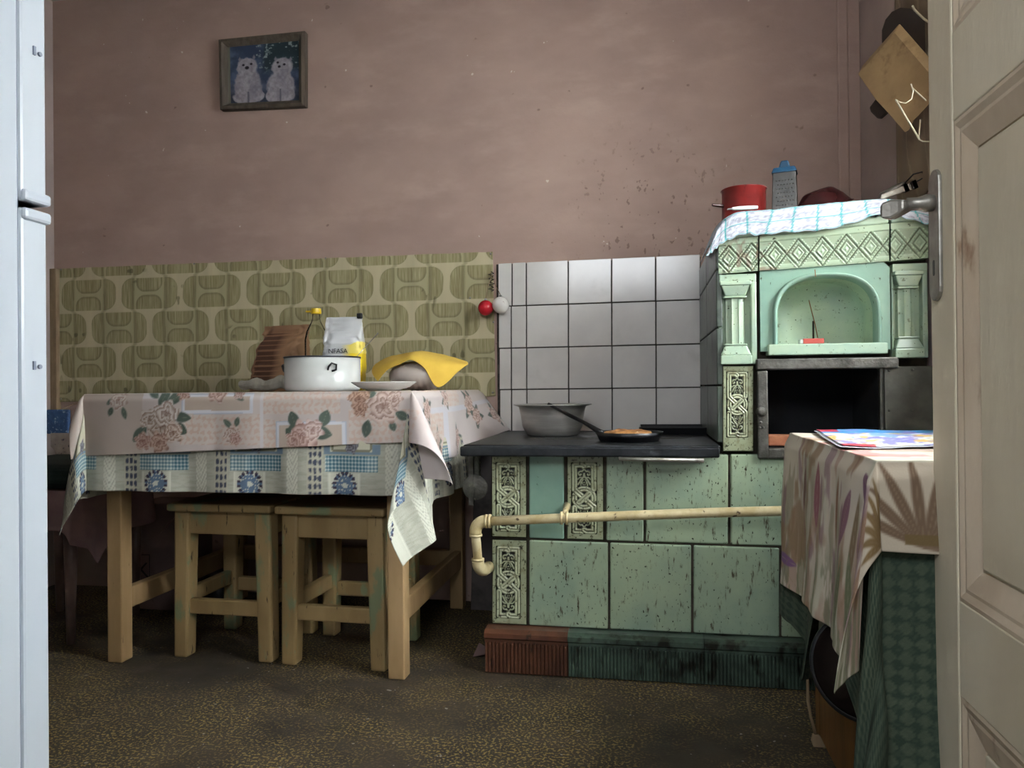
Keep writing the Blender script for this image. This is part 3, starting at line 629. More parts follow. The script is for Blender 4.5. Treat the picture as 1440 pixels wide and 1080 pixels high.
m.loft([A, outer], cap=False, closed=False); m.loft([outer, [p+Vector((0, .02, 0)) for p in outer]], cap=False, closed=False)
m.box((nx0, SY+.001, pz0), (nx1, SY+.02, az0))
npn = build('niche_panel', m, MT['glaze2'], st)
rim_ = [(1.015, SY+.004), (1.0, SY-.008), (.97, SY-.011), (.93, SY-.006), (.905, SY+.006), (.90, SY+.03)]
build('arch_moulding', M().loft([arch(s, y) for s, y in rim_], cap=False, closed=False), MT['glaze2'], npn, smooth=True)
rec = [(.90, SY+.02), (.895, SY+.10), (.86, SY+.125), (.70, SY+.142), (.4, SY+.15), (.02, SY+.15)]
m = M().loft([arch(s, y) for s, y in rec], cap=False, closed=False); m.box((ax0+.01, SY+.0, az0-.012), (ax1-.01, SY+.16, az0+.002))
nb = build('niche_back', m, MT['glaze3'], npn, smooth=False)
for p in nb.data.polygons: p.use_smooth = abs(p.normal.z) < .99
s0, s1 = S(1079, 492), S(1245, 484)
build('niche_sill', M().box((s0.x, SY-.022, S(1160, 499).z), (s1.x, SY+.03, az0+.001)), MT['glaze3'], npn, bevel=.003)
cr = [(1146, 379), (1147, 389), (1143, 398), (1137, 420), (1141, 436), (1146, 455), (1150, 475)]
build('crack', M().tube([S(x, y, SY+(-.0105 if y < 392 else .149)) for x, y in cr[:2]], .0012, 6), pm('brown_crack_filler', '#7d5a3c', rough=.9), npn)
build('crack', M().tube([S(x, y, SY+.1475) for x, y in cr[2:]], .0014, 6), bpy.data.materials['brown_crack_filler'], npn)
# oven: iron frame, black lining, brick, plate on the right
fz0, fz1 = S(1160, 645).z, S(1160, 504).z; fx0_, fx1_ = S(1063, 560).x, S(1262, 560).x
of = build('oven_frame', M().box((fx0_, SY-.016, fz1-.034+.006), (fx1_, SY+.012, fz1+.001)).box((fx0_+.002, SY-.014, fz0), (ox0+.002, SY+.012, fz1-.03)).box((ox0, SY-.013, fz0), (xR-.02, SY+.012, oz0-.006)).box((ox1-.006, SY-.006, oz0-.006), (ox1+.004, SY+.012, oz1)), MT['ironfr'], st, bevel=.004)
build('hinge_boss', M().lathe([(.013, 0), (.012, .008), (.005, .012)], S(1070, 579, SY-.013), 16, Matrix.Rotation(pi/2, 3, 'X')), MT['ironfr'], of, smooth=True)
for x, y in ((1070, 594), (1068, 601), (1073, 601)): build('rivet', M().lathe([(.004, 0), (.003, .004), (.0005, .005)], S(x, y, SY-.013), 10, Matrix.Rotation(pi/2, 3, 'X')), MT['ironfr'], of, smooth=True)
for cx, sx in ((ox0, 1), (ox1-.006, -1)):
    build('corner_web', M().slab([(cx, SY-.004, oz1+.001), (cx+sx*.014, SY-.004, oz1+.001), (cx, SY-.004, oz1-.014)] if sx > 0 else [(cx, SY-.004, oz1-.014), (cx-.014, SY-.004, oz1+.001), (cx, SY-.004, oz1+.001)], (0, .012, 0)), MT['ironfr'], of)
b0, b1, c0_, c1_ = ox0-.004, ox1+.004, oz0-.004, oz1+.004; yb_ = SY+.29
build('oven_lining', M().box((b0, yb_, c0_), (b1, yb_+.006, c1_)).box((b0-.004, SY+.01, c0_), (b0, yb_, c1_)).box((b1, SY+.01, c0_), (b1+.004, yb_, c1_)).box((b0, SY+.01, c1_), (b1, yb_, c1_+.004)).box((b0, SY+.01, c0_-.004), (b1, yb_, c0_)), MT['soot'], st)
zb_ = oz0-.002
for k in range(3): build('brick', M().box((ox0+.004+k*.118, SY+.012, zb_), (ox0+.118+k*.118, SY+.10, zb_+.026)), MT['brick'], st, bevel=.004)
zd0, zd1 = S(1280, 640).z, S(1280, 515).z
od = build('oven_door', M().box((ox1+.006, SY-.004, zd0), (xR-.002, SY+.010, zd1)), MT['soot2'], st, bevel=.002)
for x, y in ((1250, 521), (1283, 520), (1283, 577), (1250, 577)): build('rivet', M().lathe([(.004, 0), (.0035, .003), (.0005, .004)], S(x, y, SY-.003), 10, Matrix.Rotation(pi/2, 3, 'X')), MT['soot2'], od, smooth=True)
# towel rail pipe
RY = 1.955
pr = lambda x, y: W(x, y, Y=RY)
rl = build('towel_rail', M().tube([pr(683, 733), pr(795, 728.5), pr(900, 724.5), pr(1000, 721), pr(1100, 718.5), pr(1200, 716)], .0125, 16), MT['pipe'], st, smooth=True)
a, b = pr(683, 733), pr(669, 748)
el = [a+Vector((.004, 0, 0))]+[Vector((a.x-.028*sin(t), RY, a.z-.028+.028*cos(t))) for t in np.linspace(0, pi/2, 8)]+[Vector((a.x-.028, RY, a.z-.036))]
build('pipe_elbow', M().tube(el, .0165, 16), MT['pipe'], rl, smooth=True)
zlow = pr(670, 790).z
build('drop_pipe', M().tube([Vector((a.x-.028, RY, a.z-.03)), Vector((a.x-.026, RY, (a.z+zlow)/2)), Vector((a.x-.022, RY, zlow))], .0125, 16), MT['pipe'], rl, smooth=True)
el = [Vector((a.x-.022, RY, zlow+.004))]+[Vector((a.x-.022+.012*(1-cos(t)), RY+.024*(1-cos(t)), zlow-.026*sin(t))) for t in np.linspace(0, pi/2, 7)]+[Vector((a.x-.006, RY+.06, zlow-.027))]
build('pipe_elbow', M().tube(el, .0165, 16), MT['pipe'], rl, smooth=True)
for (x, y), d_ in (((684, 733), 0), ((689, 732.8), 0)): build('collar', M().tube([pr(x-1.6, y), pr(x+1.6, y)], .0185, 16), MT['pipe'], rl, smooth=True)
for z in (a.z-.038, zlow+.006): build('collar', M().tube([Vector((a.x-.027+(.005 if z < a.z-.05 else 0), RY, z-.003)), Vector((a.x-.027+(.005 if z < a.z-.05 else 0), RY, z+.003))], .0175, 16), MT['pipe'], rl, smooth=True)
c = pr(794, 728.5)
for dx in (-.008, .006): build('collar', M().tube([c+Vector((dx-.003, 0, 0)), c+Vector((dx+.003, 0, 0))], .0175, 16), MT['pipe'], rl, smooth=True)
build('rail_bracket', M().tube([c+Vector((0, 0, .008)), c+Vector((0, .03, .016)), S(797, 712)+Vector((0, .012, 0))], [.008, .008, .012], 10), MT['pipe'], rl, smooth=True)
# iron bracket and hanging lid on the left cheek of the stove
m = M().box((xL-.03, SY+.03, .45), (xL-.012, SY+.05, ZK-.03))
bx = W(663, 700, Y=SY+.05)
build('damper_rod', M().box((bx.x-.006, SY+.04, bx.z-.02), (bx.x+.008, SY+.055, ZK-.018)).lathe([(.002, 0), (.036, .002), (.036, .006), (.002, .008)], (bx.x+.012, SY+.05, bx.z+.03), 24, Matrix.Rotation(pi/2, 3, 'X')), MT['ironfr'], st)

#==PART3==
# ------------------------------------------------------------------ kitchen table
TZ = .764                                     # top of the cloth
TY = 1.905; tl = W(165, 935, Z=0); tr = W(560, 957, Z=0)
a0, a1 = W(124, 552, Y=1.87).x, W(577, 548, Y=1.87).x
tb = thing('kitchen_table', ((a0+a1)/2, 2.26, 0), 'ochre painted wooden table under two printed cloths, against the patterned sheet', 'table')
def leg(name, x0, x1, y0, y1, z1, mat, par, taper=0, t2=0, bev=.004):
    return build(name, M().hexa([(x0+taper, y0+taper, 0), (x1-taper, y0+taper, 0), (x1-taper, y1-taper, 0), (x0+taper, y1-taper, 0)], [(x0, y0, z1), (x1, y0, z1), (x1, y1, z1), (x0, y1, z1)]), mat, par, bevel=bev)
lw = .047
lx0 = W(150, 800, Y=1.915).x; rx1 = W(568, 800, Y=1.915).x
for x in (lx0, rx1-lw):
    for y in (1.915, 2.56): leg('leg', x, x+lw, y, y+lw, .73, MT['woodt'], tb)
build('tabletop', M().box((a0+.004, 1.874, .73), (a1-.004, 2.652, .755)), MT['woodt'], tb, bevel=.004)
for y in (1.93, 2.60): build('apron', M().box((lx0+lw, y, .63), (rx1-lw, y+.022, .73)), MT['woodt'], tb, bevel=.003)
for x in (lx0+.012, rx1-.034):
    build('apron', M().box((x, 1.915+lw, .63), (x+.022, 2.56, .73)), MT['woodt'], tb, bevel=.003)
    build('stretcher', M().box((x+.004, 1.915+lw, .145), (x+.034 if x < -1 else x+.03, 2.56, .205)), MT['woodt'], tb, bevel=.004)
build('stretcher', M().box((lx0+lw, 2.575, .145), (rx1-lw, 2.605, .20)), MT['woodt'], tb, bevel=.004)
# stools under the table
def make_stool(label):
    s = thing('wooden_stool', (0, 0, 0), label, 'stool', 'wooden stools pushed under the table')
    w_, d_, z_ = .155, .15, .425
    build('seat', M().box((-w_-.007, -d_-.02, z_), (w_+.007, d_+.02, z_+.022)), MT['wood'], s, bevel=.006)
    for sx in (-1, 1):
        for sy in (-1, 1):
            xo, yo = sx*w_, sy*d_; t = .054; xi, yi = xo-sx*t, yo-sy*t; xb = xo-sx*(t-.008)
            q = lambda a, b, c, e, z: [(min(a, b), min(c, e), z), (max(a, b), min(c, e), z), (max(a, b), max(c, e), z), (min(a, b), max(c, e), z)]
            m = M().hexa(q(xo, xb+sx*.002, yo, yi+sy*.008, 0), q(xo-sx*.004, xi, yo, yi, z_))
            build('leg', m, MT['wood'], s, bevel=.007)
    for sy in (-1, 1):
        build('apron', M().box((-w_+.05, sy*(d_-.02)-.012, z_-.068), (w_-.05, sy*(d_-.02)+.012, z_)), MT['wood'], s, bevel=.003)
        build('stretcher', M().box((-w_+.044, sy*(d_-.022)-.012, .125), (w_-.044, sy*(d_-.022)+.012, .168)), MT['wood'], s, bevel=.004)
    for sx in (-1, 1):
        build('apron', M().box((sx*(w_-.02)-.012, -d_+.05, z_-.068), (sx*(w_-.02)+.012, d_-.05, z_)), MT['wood'], s, bevel=.003)
        build('stretcher', M().box((sx*(w_-.024)-.012, -d_+.044, .15), (sx*(w_-.024)+.012, d_-.044, .193)), MT['wood'], s, bevel=.004)
    return s
s1 = make_stool('left one of the two ochre stools under the table, green paint showing on its legs')
s2 = copy_tree(s1); s2['label'] = 'right one of the two ochre stools under the table, nearest the stove'
A, B = W(247, 925, Z=0), W(384, 931, Z=0); s1.location = ((A.x+B.x)/2, (A.y+B.y)/2+.145, 0); s1.rotation_euler.z = radians(-1)
A, B = W(403, 934, Z=0), W(541, 946, Z=0); s2.location = ((A.x+B.x)/2, (A.y+B.y)/2+.145, 0); s2.rotation_euler.z = radians(-2)

# ------------------------------------------------------------------ draped cloths
def drape(x0, x1, y0, y1, z, hl, hr, hf, step=.0032, ytop=26, fold=.33, seed=1, corner_amp=(.34, .30), off=.003, wav=.012, sidestep=.006, side=(1, 1), flare=.03, shear=(0, 0)):
    """cloth on a table [x0,x1]x[y0,y1]; hl, hr, hf: overhang as functions of position along the edge"""
    f = lambda h: h if callable(h) else (lambda s: h)
    hl, hr, hf = f(hl), f(hr), f(hf)
    HL, HR, HF = max(hl(y0), hl(y1)), max(hr(y0), hr(y1)), max(hf(x0), hf(x1))
    ps = np.concatenate([np.arange(x0-HL, x0, step) if HL else [], np.linspace(x0, x1, int((x1-x0)/step)), np.arange(x1+step, x1+HR, step) if HR else []])
    qs = np.concatenate([np.linspace(y0-HF, y0, int(HF/step)+1)[:-1] if HF else [], np.linspace(y0, y1, int((y1-y0)/sidestep))])
    p, q = np.meshgrid(ps, qs, indexing='ij')
    # trim the overhangs to the wanted hem by scaling
    el = np.maximum(x0-p, 0); er = np.maximum(p-x1, 0); ef = np.maximum(y0-q, 0)
    sl = np.vectorize(hl)(np.maximum(q, y0))/max(HL, 1e-6); sr = np.vectorize(hr)(np.maximum(q, y0))/max(HR, 1e-6); sf = np.vectorize(hf)(np.clip(p, x0, x1))/max(HF, 1e-6)
    el = el*sl; er = er*sr; ef = ef*sf; ex = el+er; sgn = np.where(er > 0, 1, -1)
    X = np.clip(p, x0, x1); Y = np.maximum(q, y0); Z = np.full(p.shape, z)
    r = np.hypot(ex, ef); phi = np.arctan2(ef, ex); cor = (ex > 0)*(ef > 0)
    amp = np.where(sgn > 0, corner_amp[1], corner_amp[0])
    alpha = amp*np.sin(2*phi)**1.0*cor
    bend = ss(0, .02, r)*off
    s = np.where(ex > 0, q, p)
    wv = wav*np.minimum(r/.15, 1.6)*(fbm(s*9+seed, r*1.2, seed, 3)-.5)*2 + wav*.5*np.minimum(r/.2, 1.5)*np.sin(s*31+seed+2*fbm(s*4, r*0, seed))
    twist = (np.sin(phi*4+seed)*.10*cor)
    flare = np.where(sgn > 0, flare, .01); rs_h = cor*np.sin(2*phi)**3*(r/.45)+np.where(sgn < 0, 1, 0)*cor*(phi > pi/4)*(1-np.sin(2*phi)**2)**.5*np.sin(2*phi)*1.6*(r/.40)**2*shear[0]/.07
    outd = r*np.sin(alpha)+bend+np.where(cor, 0, 1)*(wv+flare*r)*(r > 0)+cor*(flare*r+wv*.6)
    cx, sx = np.cos(phi+twist), np.sin(phi+twist)
    X = X+np.where(r > 0, sgn*cx*outd*(ex > 0), 0)+rs_h*np.where(sgn > 0, shear[1], shear[0]); Y = Y-np.where(r > 0, sx*outd*(ef > 0), 0)
    Z = Z-r*np.cos(alpha)*np.where(r > 0, 1, 0)+.0012*(fbm(p*20, q*20, seed)-.5)
    return np.dstack([X, Y, Z]), p, q, el, er, ef, phi
def dpt(x, y, Y=None):     # photo pixel on the front drop -> cloth coordinate (p, drop)
    w_ = W(x, y, Y=Y or TY-.04); return w_.x, TZ-w_.z
# lower cloth: printed linen
lin_z = .7575
P, p, q, el, er, ef, phi = drape(a0-.002, a1+.002, 1.87, 2.654, lin_z, .285, lambda s: .36 if s < 1.95 else .30, .262, seed=3, corner_amp=(.26, .30), off=.004, wav=.010, flare=.05, shear=(.06, -.15))
vv = ef; C = np.zeros(P.shape)+hx('#b5b5a4')
def linen(u, v, C):
    """u along the edge with a .272 repeat, v the drop"""
    k = np.mod(u, .272); C = lay(C, ss(.4, .7, fbm(u*40, v*220, 4)), '#a9a998')
    C = lay(C, (np.abs(k-.045) < .020)*1., '#bcb9a4'); fl = np.sin(k*240)*np.sin(v*150); C = lay(C, (np.abs(k-.045) < .017)*ss(.25, .6, fbm(u*130, v*110, 6)*np.abs(fl)*2), '#4a5060')
    C = lay(C, (np.abs(k-.255) < .016)*ss(.35, .6, np.abs(np.sin(v*170+6*np.abs(k-.255)*60))), '#cfcfbe')
    g1_ = (k > .072)*(k < .218)*(v > .160)*(v < .202); gg = .5*(np.sin(u*2*pi/.0095) > 0)+.5*(np.sin(v*2*pi/.0095) > 0); C = lay(C, g1_*1., '#d3dad2'); C = lay(C, g1_*gg, '#48707f')
    b2 = (k > .070)*(k < .225)*(v < .158)*(v > .130); C = lay(C, b2*.7, '#5f7a95'); fr2 = (k > .085)*(k < .205)*(v > .0)*(v < .152); C = lay(C, fr2*1., '#c9c6ae'); C = lay(C, (np.abs(rbox(k, v, .145, .09, .054, .056, .002)) < .003)*.8, '#77755f')
    C = rose(C, k, v, .145, .135, .020, hx('#8a8a90'), hx('#2a2a38'), 2)
    pn = (k > .082)*(k < .168)*(v > .207); C = lay(C, pn*.8, '#cfcfbd'); C = lay(C, (np.abs(np.abs(k-.125)-.043) < .0025)*(v > .207)*.5, '#dcdccc')
    dx, dy = k-.125, v-.238; d = np.hypot(dx, dy)/.036; th = np.arctan2(dy, dx)
    star = (d < .62+.36*np.abs(np.cos(4*th)))*ss(.18, .25, np.abs(np.sin(d*11+2*np.cos(8*th)))) ; C = lay(C, star*.75, '#405c80'); C = lay(C, (np.abs(np.sin(th*8)) > .55)*(d > .72)*(d < 1.0)*.8, '#33283a')
    C = lay(C, (d < .2)*.9, '#cfcfbd'); return C
side = (er > 0) | (el > 0)
ucoord = np.where(er > 0, a1+er*0+(q-1.87)*1.0+.06, np.where(el > 0, a0-(q-1.87)-.02, p)); 
uF = np.clip(p, a0-.5, a1+.5)-(W(172, 600, Y=TY-.05).x+.0)+.027
C = linen(uF, ef, C); Cs = linen(q-1.87+.12, er+el, np.zeros(P.shape)+hx('#b5b5a4')); mk = ((er+el) > ef)*1.; C = lay(C, mk, Cs)
C = lay(C, .5*(np.abs(ef-.251) < .0012), '#8a8a7a')
build('linen_cloth', M().grid(P, C), MT['linen'], None, smooth=True, solid=.0016, label='grey linen cloth with blue gingham and snowflake prints, lower of the two table covers', cat='tablecloth')
# upper cloth: floral oilcloth
P, p, q, el, er, ef, phi = drape(a0-.006, a1+.006, 1.862, 2.648, TZ, .06, lambda s: .225 if s < 2 else .20, lambda s: .172-.042*(s-a0)/(a1-a0), seed=8, corner_amp=(.30, .55), off=.007, wav=.008, flare=.06, shear=(0, 0))
# the right-hand back corner rides up onto the cooking plate
lift = ss(2.30, 2.62, q)*(er > 0); P[..., 0] += lift*er*.45; P[..., 2] += lift*er*.28
bs_ = np.zeros(P.shape)+hx('#c9bcb5'); C = lay(bs_, ss(.3, .7, fbm(p*5, q*5, 2))*.5, '#bfb4b2')
def damask(C, u, v, m_, a='#c9a794', b='#cdc0b6', s=0):
    C = lay(C, m_*1., b); w1 = fbm(u*26+s, v*26, 3+s)*7; t = np.sin(u*2*pi/.017+1.6*np.sin(v*190))+np.sin(v*2*pi/.018+w1*.8)+.8*np.sin(w1*4.6)
    return lay(C, m_*ss(.05, .5, t)*.6, a)
def floral(u, v, C):
    R_ = lambda x0, x1, y0, y1: (u > x0)*(u < x1)*(v > y0)*(v < y1)
    return C, R_
v = np.where(q < 1.862, ef, .165-np.abs(np.mod(q-1.862, .33)-.165))
px_ = lambda x: W(x, 590, Y=TY-.05).x
def Rp(x0, x1, y0, y1):
    v0 = dpt((x0+x1)/2, y0)[1]; v1 = dpt((x0+x1)/2, y1)[1]; return (p > px_(x0))*(p < px_(x1))*(v > v0)*(v < v1)
C = lay(C, Rp(60, 200, 540, 650)*.6, '#b5a595')
C = damask(C, p, v, Rp(254, 366, 583, 625)); C = damask(C, p, v, Rp(370, 478, 540, 582), s=5); C = damask(C, p, v, Rp(490, 600, 575, 640), s=9); C = damask(C, p, v, Rp(370, 400, 590, 640), s=2)
for b in ((256, 357, 553, 582), (388, 486, 592, 640)):
    C = lay(C, Rp(*b)*1., '#d3d3d8'); C = lay(C, Rp(b[0]+5, b[1]-5, b[2]+5, b[3]-5)*1., '#bfae9f'); C = lay(C, (Rp(*b)*1.-Rp(b[0]+1.4, b[1]-1.4, b[2]+1.2, b[3]-1.2)*1.)*.7, '#a8b2c0')
C = lay(C, (Rp(200, 250, 540, 560) | Rp(366, 371, 540, 640))*.5, '#d6d6da')
def rs(C, x, y, rp, light, dark, seed, side=False):
    if not side: cx, cv = dpt(x, y); return rose(C, p, v, cx, cv, rp/505., hx(light), hx(dark), seed)
def lf(C, x, y, L, w_, ang, col='#5a675c'):
    cx, cv = dpt(x, y); return leaf(C, p, v, cx, cv, L/505., w_/505., ang, hx(col))
for a in ((228, 575, 34, 7, -1.2), (238, 570, 36, 8, -.7), (246, 596, 26, 8, .5), (210, 600, 30, 8, 2.4), (245, 585, 30, 7, .1), (225, 560, 22, 6, -2.4), (166, 560, 16, 4, 2.6), (176, 572, 18, 4, 1.3), (162, 572, 14, 4, 2.0), (255, 553, 12, 4, 2.2), (330, 602, 18, 4, -2.4), (335, 600, 14, 4, -1.3), (330, 552, 20, 4, .6), (318, 550, 14, 4, 2.4), (430, 600, 26, 9, 2.8), (420, 602, 24, 8, -1.9), (455, 600, 24, 8, -1.2), (440, 605, 30, 9, .2), (520, 590, 24, 7, 1.8), (545, 555, 18, 6, -.5), (558, 580, 20, 6, .4), (520, 560, 14, 7, -1.2), (552, 592, 14, 5, 1.2), (405, 602, 18, 6, .8)): C = lf(C, *a)
for a in ((232, 598, 25, '#ccc0b4', '#8a5f4e', 1), (214, 590, 16, '#cfc5ba', '#95715c', 7), (204, 620, 13, '#c3a596', '#8a5046', 3), (238, 582, 20, '#d6cdc4', '#9b7464', 2), (248, 608, 15, '#d4c2b4', '#93604c', 4), (228, 622, 16, '#ccb09f', '#8b5444', 5), (170, 562, 14, '#d2c8bd', '#a5786c', 6), (260, 553, 10, '#c4a497', '#7a4a40', 5), (308, 551, 16, '#cfb4a8', '#92655a', 8), (338, 553, 9, '#c4aaa0', '#8a6056', 3), (330, 612, 13, '#d5c6bc', '#a4705e', 4), (430, 612, 21, '#d8bcb2', '#a86e62', 5), (444, 604, 15, '#dcc6be', '#ab776c', 6), (418, 618, 13, '#d4b6aa', '#a06458', 2), (507, 560, 16, '#c9a791', '#80503c', 4), (541, 572, 23, '#dcc6ba', '#a27464', 3), (556, 560, 12, '#dac4b8', '#a07060', 7), (335, 617, 9, '#cfb0a4', '#a06858', 1), (508, 575, 11, '#c6a08a', '#80503c', 9)):
    C = rs(C, *a)
# right-hand side: its own print
vs = er; us = q-1.862
Cs = np.zeros(P.shape)+hx('#c8bdb8'); Cs = damask(Cs, us, vs, (us > .12)*(us < .26)*(vs > .06)*(vs < .17)*1., s=4); Cs = damask(Cs, us, vs, (us > .30)*(us < .46)*(vs > .0)*(vs < .05)*1., s=7)
Cs = lay(Cs, ((np.abs(us-.29) < .02) | (np.abs(vs-.055) < .008))*.6, '#c9ccd6')
for cu, cv, r_, s_ in ((.20, .14, .030, 1), (.24, .19, .03, 2), (.30, .02, .03, 3), (.56, .05, .042, 4), (.60, .10, .034, 5), (.74, .12, .04, 6), (.42, .15, .035, 7), (.10, .05, .03, 8)):
    for k in range(4): Cs = leaf(Cs, us, vs, cu, cv, r_*1.5, r_*.32, s_*1.3+k*1.7, hx('#4a574e'))
    Cs = rose(Cs, us, vs, cu, cv, r_, hx('#d6beb2'), hx('#8f5f50'), s_)
C = lay(C, (er > ef)*1., Cs); C = lay(C, (el > ef)*1., hx('#c6b8ac')); C = lay(C, (np.minimum(er, ef) > .0)*.35, '#cdbdb8')
build('floral_oilcloth', M().grid(P, C), MT['floral'], None, smooth=True, solid=.0014, label='pale pink rose-printed oilcloth, upper of the two covers on the left table', cat='tablecloth')

# ------------------------------------------------------------------ things on the table
def T(x, y, Y): return W(x, y, Y=Y)
ZS = TZ+.0022
c = T(454, 540, 2.10); pz = T(454, 502, 2.10).z-ZS; r_ = (T(503, 520, 2.1)-T(405, 520, 2.1)).length/2
pot = thing('cooking_pot', (c.x, 2.10, ZS), 'wide white enamel pot with dark rim standing on the rose-printed cloth', 'pot')
build('pot_body', M().lathe([(.01, 0), (r_*.93, 0), (r_*.985, .004), (r_, .014), (r_, pz-.004), (r_-.003, pz-.004), (r_-.003, .012), (.01, .008)], (c.x, 2.10, ZS), 64), MT['enamel'], pot, smooth=True)
build('pot_rim', M().lathe([(r_-.004, pz-.004), (r_+.0025, pz-.004), (r_+.0025, pz), (r_-.004, pz)], (c.x, 2.10, ZS), 64, cap=False), MT['rim'], pot, smooth=True)
for sx, yy_ in ((1, -.075), (-1, .0)):
    an = atan2(yy_ if sx > 0 else -.02, sx*.07) if sx > 0 else radians(190)
    if sx > 0: an = radians(-52)
    u = Vector((cos(an), sin(an), 0)); t_ = Vector((-sin(an), cos(an), 0)); b_ = Vector((c.x, 2.10, ZS+pz*.68))+u*(r_-.001)
    build('handle_stub', M().tube([b_-t_*.012-Vector((0,0,.008)), b_-t_*.012+u*.008, b_-t_*.004+u*.010+Vector((0,0,.010)), b_+t_*.010+u*.008+Vector((0,0,.006)), b_+t_*.010+u*.004-Vector((0,0,.008)), b_-t_*.002+u*.004-Vector((0,0,.012))], .003, 8), MT['black'], pot, smooth=True)
c = T(540, 543, 2.00); rp = (T(583, 535, 2.)-T(497, 535, 2.)).length/2
build('dinner_plate', M().lathe([(.004, .0), (rp*.52, .0), (rp*.56, .003), (rp*.8, .010), (rp, .022), (rp+.001, .0235), (rp*.98, .0245), (rp*.78, .0135), (rp*.55, .006), (.004, .005)], (c.x, 2.0, ZS), 64), MT['enamel'], smooth=True, label='white shallow plate at the front edge of the table, right of the enamel pot', cat='plate')
a, b = T(503, 500, 2.16), T(531, 469, 2.2)
build('metal_skewer', M().tube([Vector((a.x-.04, 2.12, ZS+.02)), a, b], .0012, 6).lathe([(.0005, -.003), (.003, 0), (.0005, .003)], b, 8), MT['steel'], smooth=True, label='thin metal skewer standing in the white enamel pot and pointing up right', cat='skewer')
# oil bottle
c = T(445, 500, 2.40); zc_ = T(445, 434, 2.40).z; H = zc_-ZS; rb = .0385
ob = thing('oil_bottle', (c.x, 2.40, ZS), 'clear plastic oil bottle with yellow cap and a little oil, behind the enamel pot', 'bottle')
pro = [(.004, .002), (rb*.8, 0), (rb, .008), (rb, H*.30), (rb*.93, H*.33), (rb, H*.36), (rb, H*.62), (rb*.85, H*.72), (rb*.42, H*.84), (.0125, H*.88), (.0125, H*.94)]
build('bottle_body', M().lathe(pro+[(r-.0012, z) for r, z in reversed(pro[1:])]+[(.004, .0035)], (c.x, 2.40, ZS), 32), MT['clear'], ob, smooth=True)
build('oil', M().lathe([(.003, .005), (rb*.93, .006), (rb*.95, .012), (rb*.95, H*.42), (.003, H*.42)], (c.x, 2.40, ZS), 32), MT['oil'], ob, smooth=True)
build('cap', M().lathe([(.002, H*.935), (.0165, H*.935), (.0175, H*.95), (.0165, H), (.002, H)], (c.x, 2.40, ZS), 24).box((c.x-.034, 2.392, ZS+H*.955), (c.x-.012, 2.408, ZS+H*.975)), MT['yellow'], ob)
# flour bag
def bag(name, cx, cy, w_, d_, h_, paint, label, cat, mat, lean=0, rot=0, pinch=1, seed=1, taper=0):
    n, mm = 56, 70; Pn = np.zeros((n+1, mm, 3)); Cn = np.zeros((n+1, mm, 3))
    for i in range(n+1):
        a = 2*pi*i/n; e = .35
        ux = abs(cos(a))**e*(1 if cos(a) >= 0 else -1); uy = abs(sin(a))**e*(1 if sin(a) >= 0 else -1)
        for j in range(mm):
            t = j/(mm-1); k = 1-pinch*float(ss(.62, .97, np.array(t))); bulge = 1+.06*sin(pi*min(t/.8, 1))
            Pn[i, j] = (ux*w_/2*(bulge if k > .4 else 1-taper*t), uy*d_/2*max(k, .03)*bulge, h_*t)
    nn = fbm(Pn[..., 0]*45+seed, Pn[..., 2]*32+Pn[..., 1]*30, seed)-.5
    for k_ in (0, 1): Pn[..., k_] *= (1+.16*nn)
    cr_ = np.abs(fbm(Pn[..., 0]*22+seed, Pn[..., 2]*22, seed+4)-.5); Pn[..., 1] += .02*(ss(.10, 0, cr_)-.5)*ss(0, .1, Pn[..., 2]/h_)*.35
    C_ = paint(Pn[..., 0]/w_+.5, Pn[..., 2]/h_, Pn[..., 1]/d_)
    Rm = np.array([[cos(rot), -sin(rot)], [sin(rot), cos(rot)]]); xy = Pn[..., :2]@Rm.T; Pn[..., :2] = xy
    Pn[..., 0] += lean*Pn[..., 2]; Pn[..., 0] += cx; Pn[..., 1] += cy; Pn[..., 2] += ZS
    m = M().grid(Pn, C_)
    m.f.append(tuple(i*mm for i in range(n))[::-1])
    return m
c = T(485, 530, 2.33); wv_ = (T(511, 500, 2.33)-T(459, 500, 2.33)).length; hb = T(485, 446, 2.33).z-ZS
def pflour(x, z, y):
    C = np.zeros(x.shape+(3,))+hx('#cfd0cf'); C = lay(C, (x > .10)*(x < .68)*(z > .30)*.5, '#a9abab'); C = lay(C, ss(.02, .0, np.abs(x-.68))*.5, '#f0f0ee')
    C = lay(C, (x > .20)*(x < .52)*(z > .45)*(z < .80)*.35, '#e4e6e6')
    ye = ((x > .60)*(z < .56+.10*np.sin((x-.6)*4))); C = lay(C, ye*1., '#e3c62a'); C = lay(C, ye*(z > .50)*.5, '#eee2a0')
    C = lay(C, (np.hypot((x-.78)*1.1, (z-.38)*1.7) < .085)*.8, '#5d6a8a'); C = lay(C, (np.hypot((x-.78)*1.1, (z-.38)*1.7) < .05)*.8, '#e3d27a')
    for zz_ in (.10, .14, .18, .22): C = lay(C, (x > .84)*(x < .97)*(np.abs(z-zz_) < .010)*(np.sin(x*160) > -.3)*.8, '#4a4630')
    C = lay(C, (x < .6)*(z < .30)*(z > .22)*.85, '#6f86a8'); C = lay(C, (x < .6)*(z < .22)*.6, '#b9bec4'); return C
fb_ = thing('flour_bag', (c.x, 2.33, ZS), 'tall white and yellow bag with crumpled top, behind the enamel pot', 'bag')
build('bag_body', bag('x', c.x, 2.33, wv_*.97, .07, hb, pflour, '', '', None, seed=3, rot=radians(6)), MT['mag'], fb_, smooth=True)
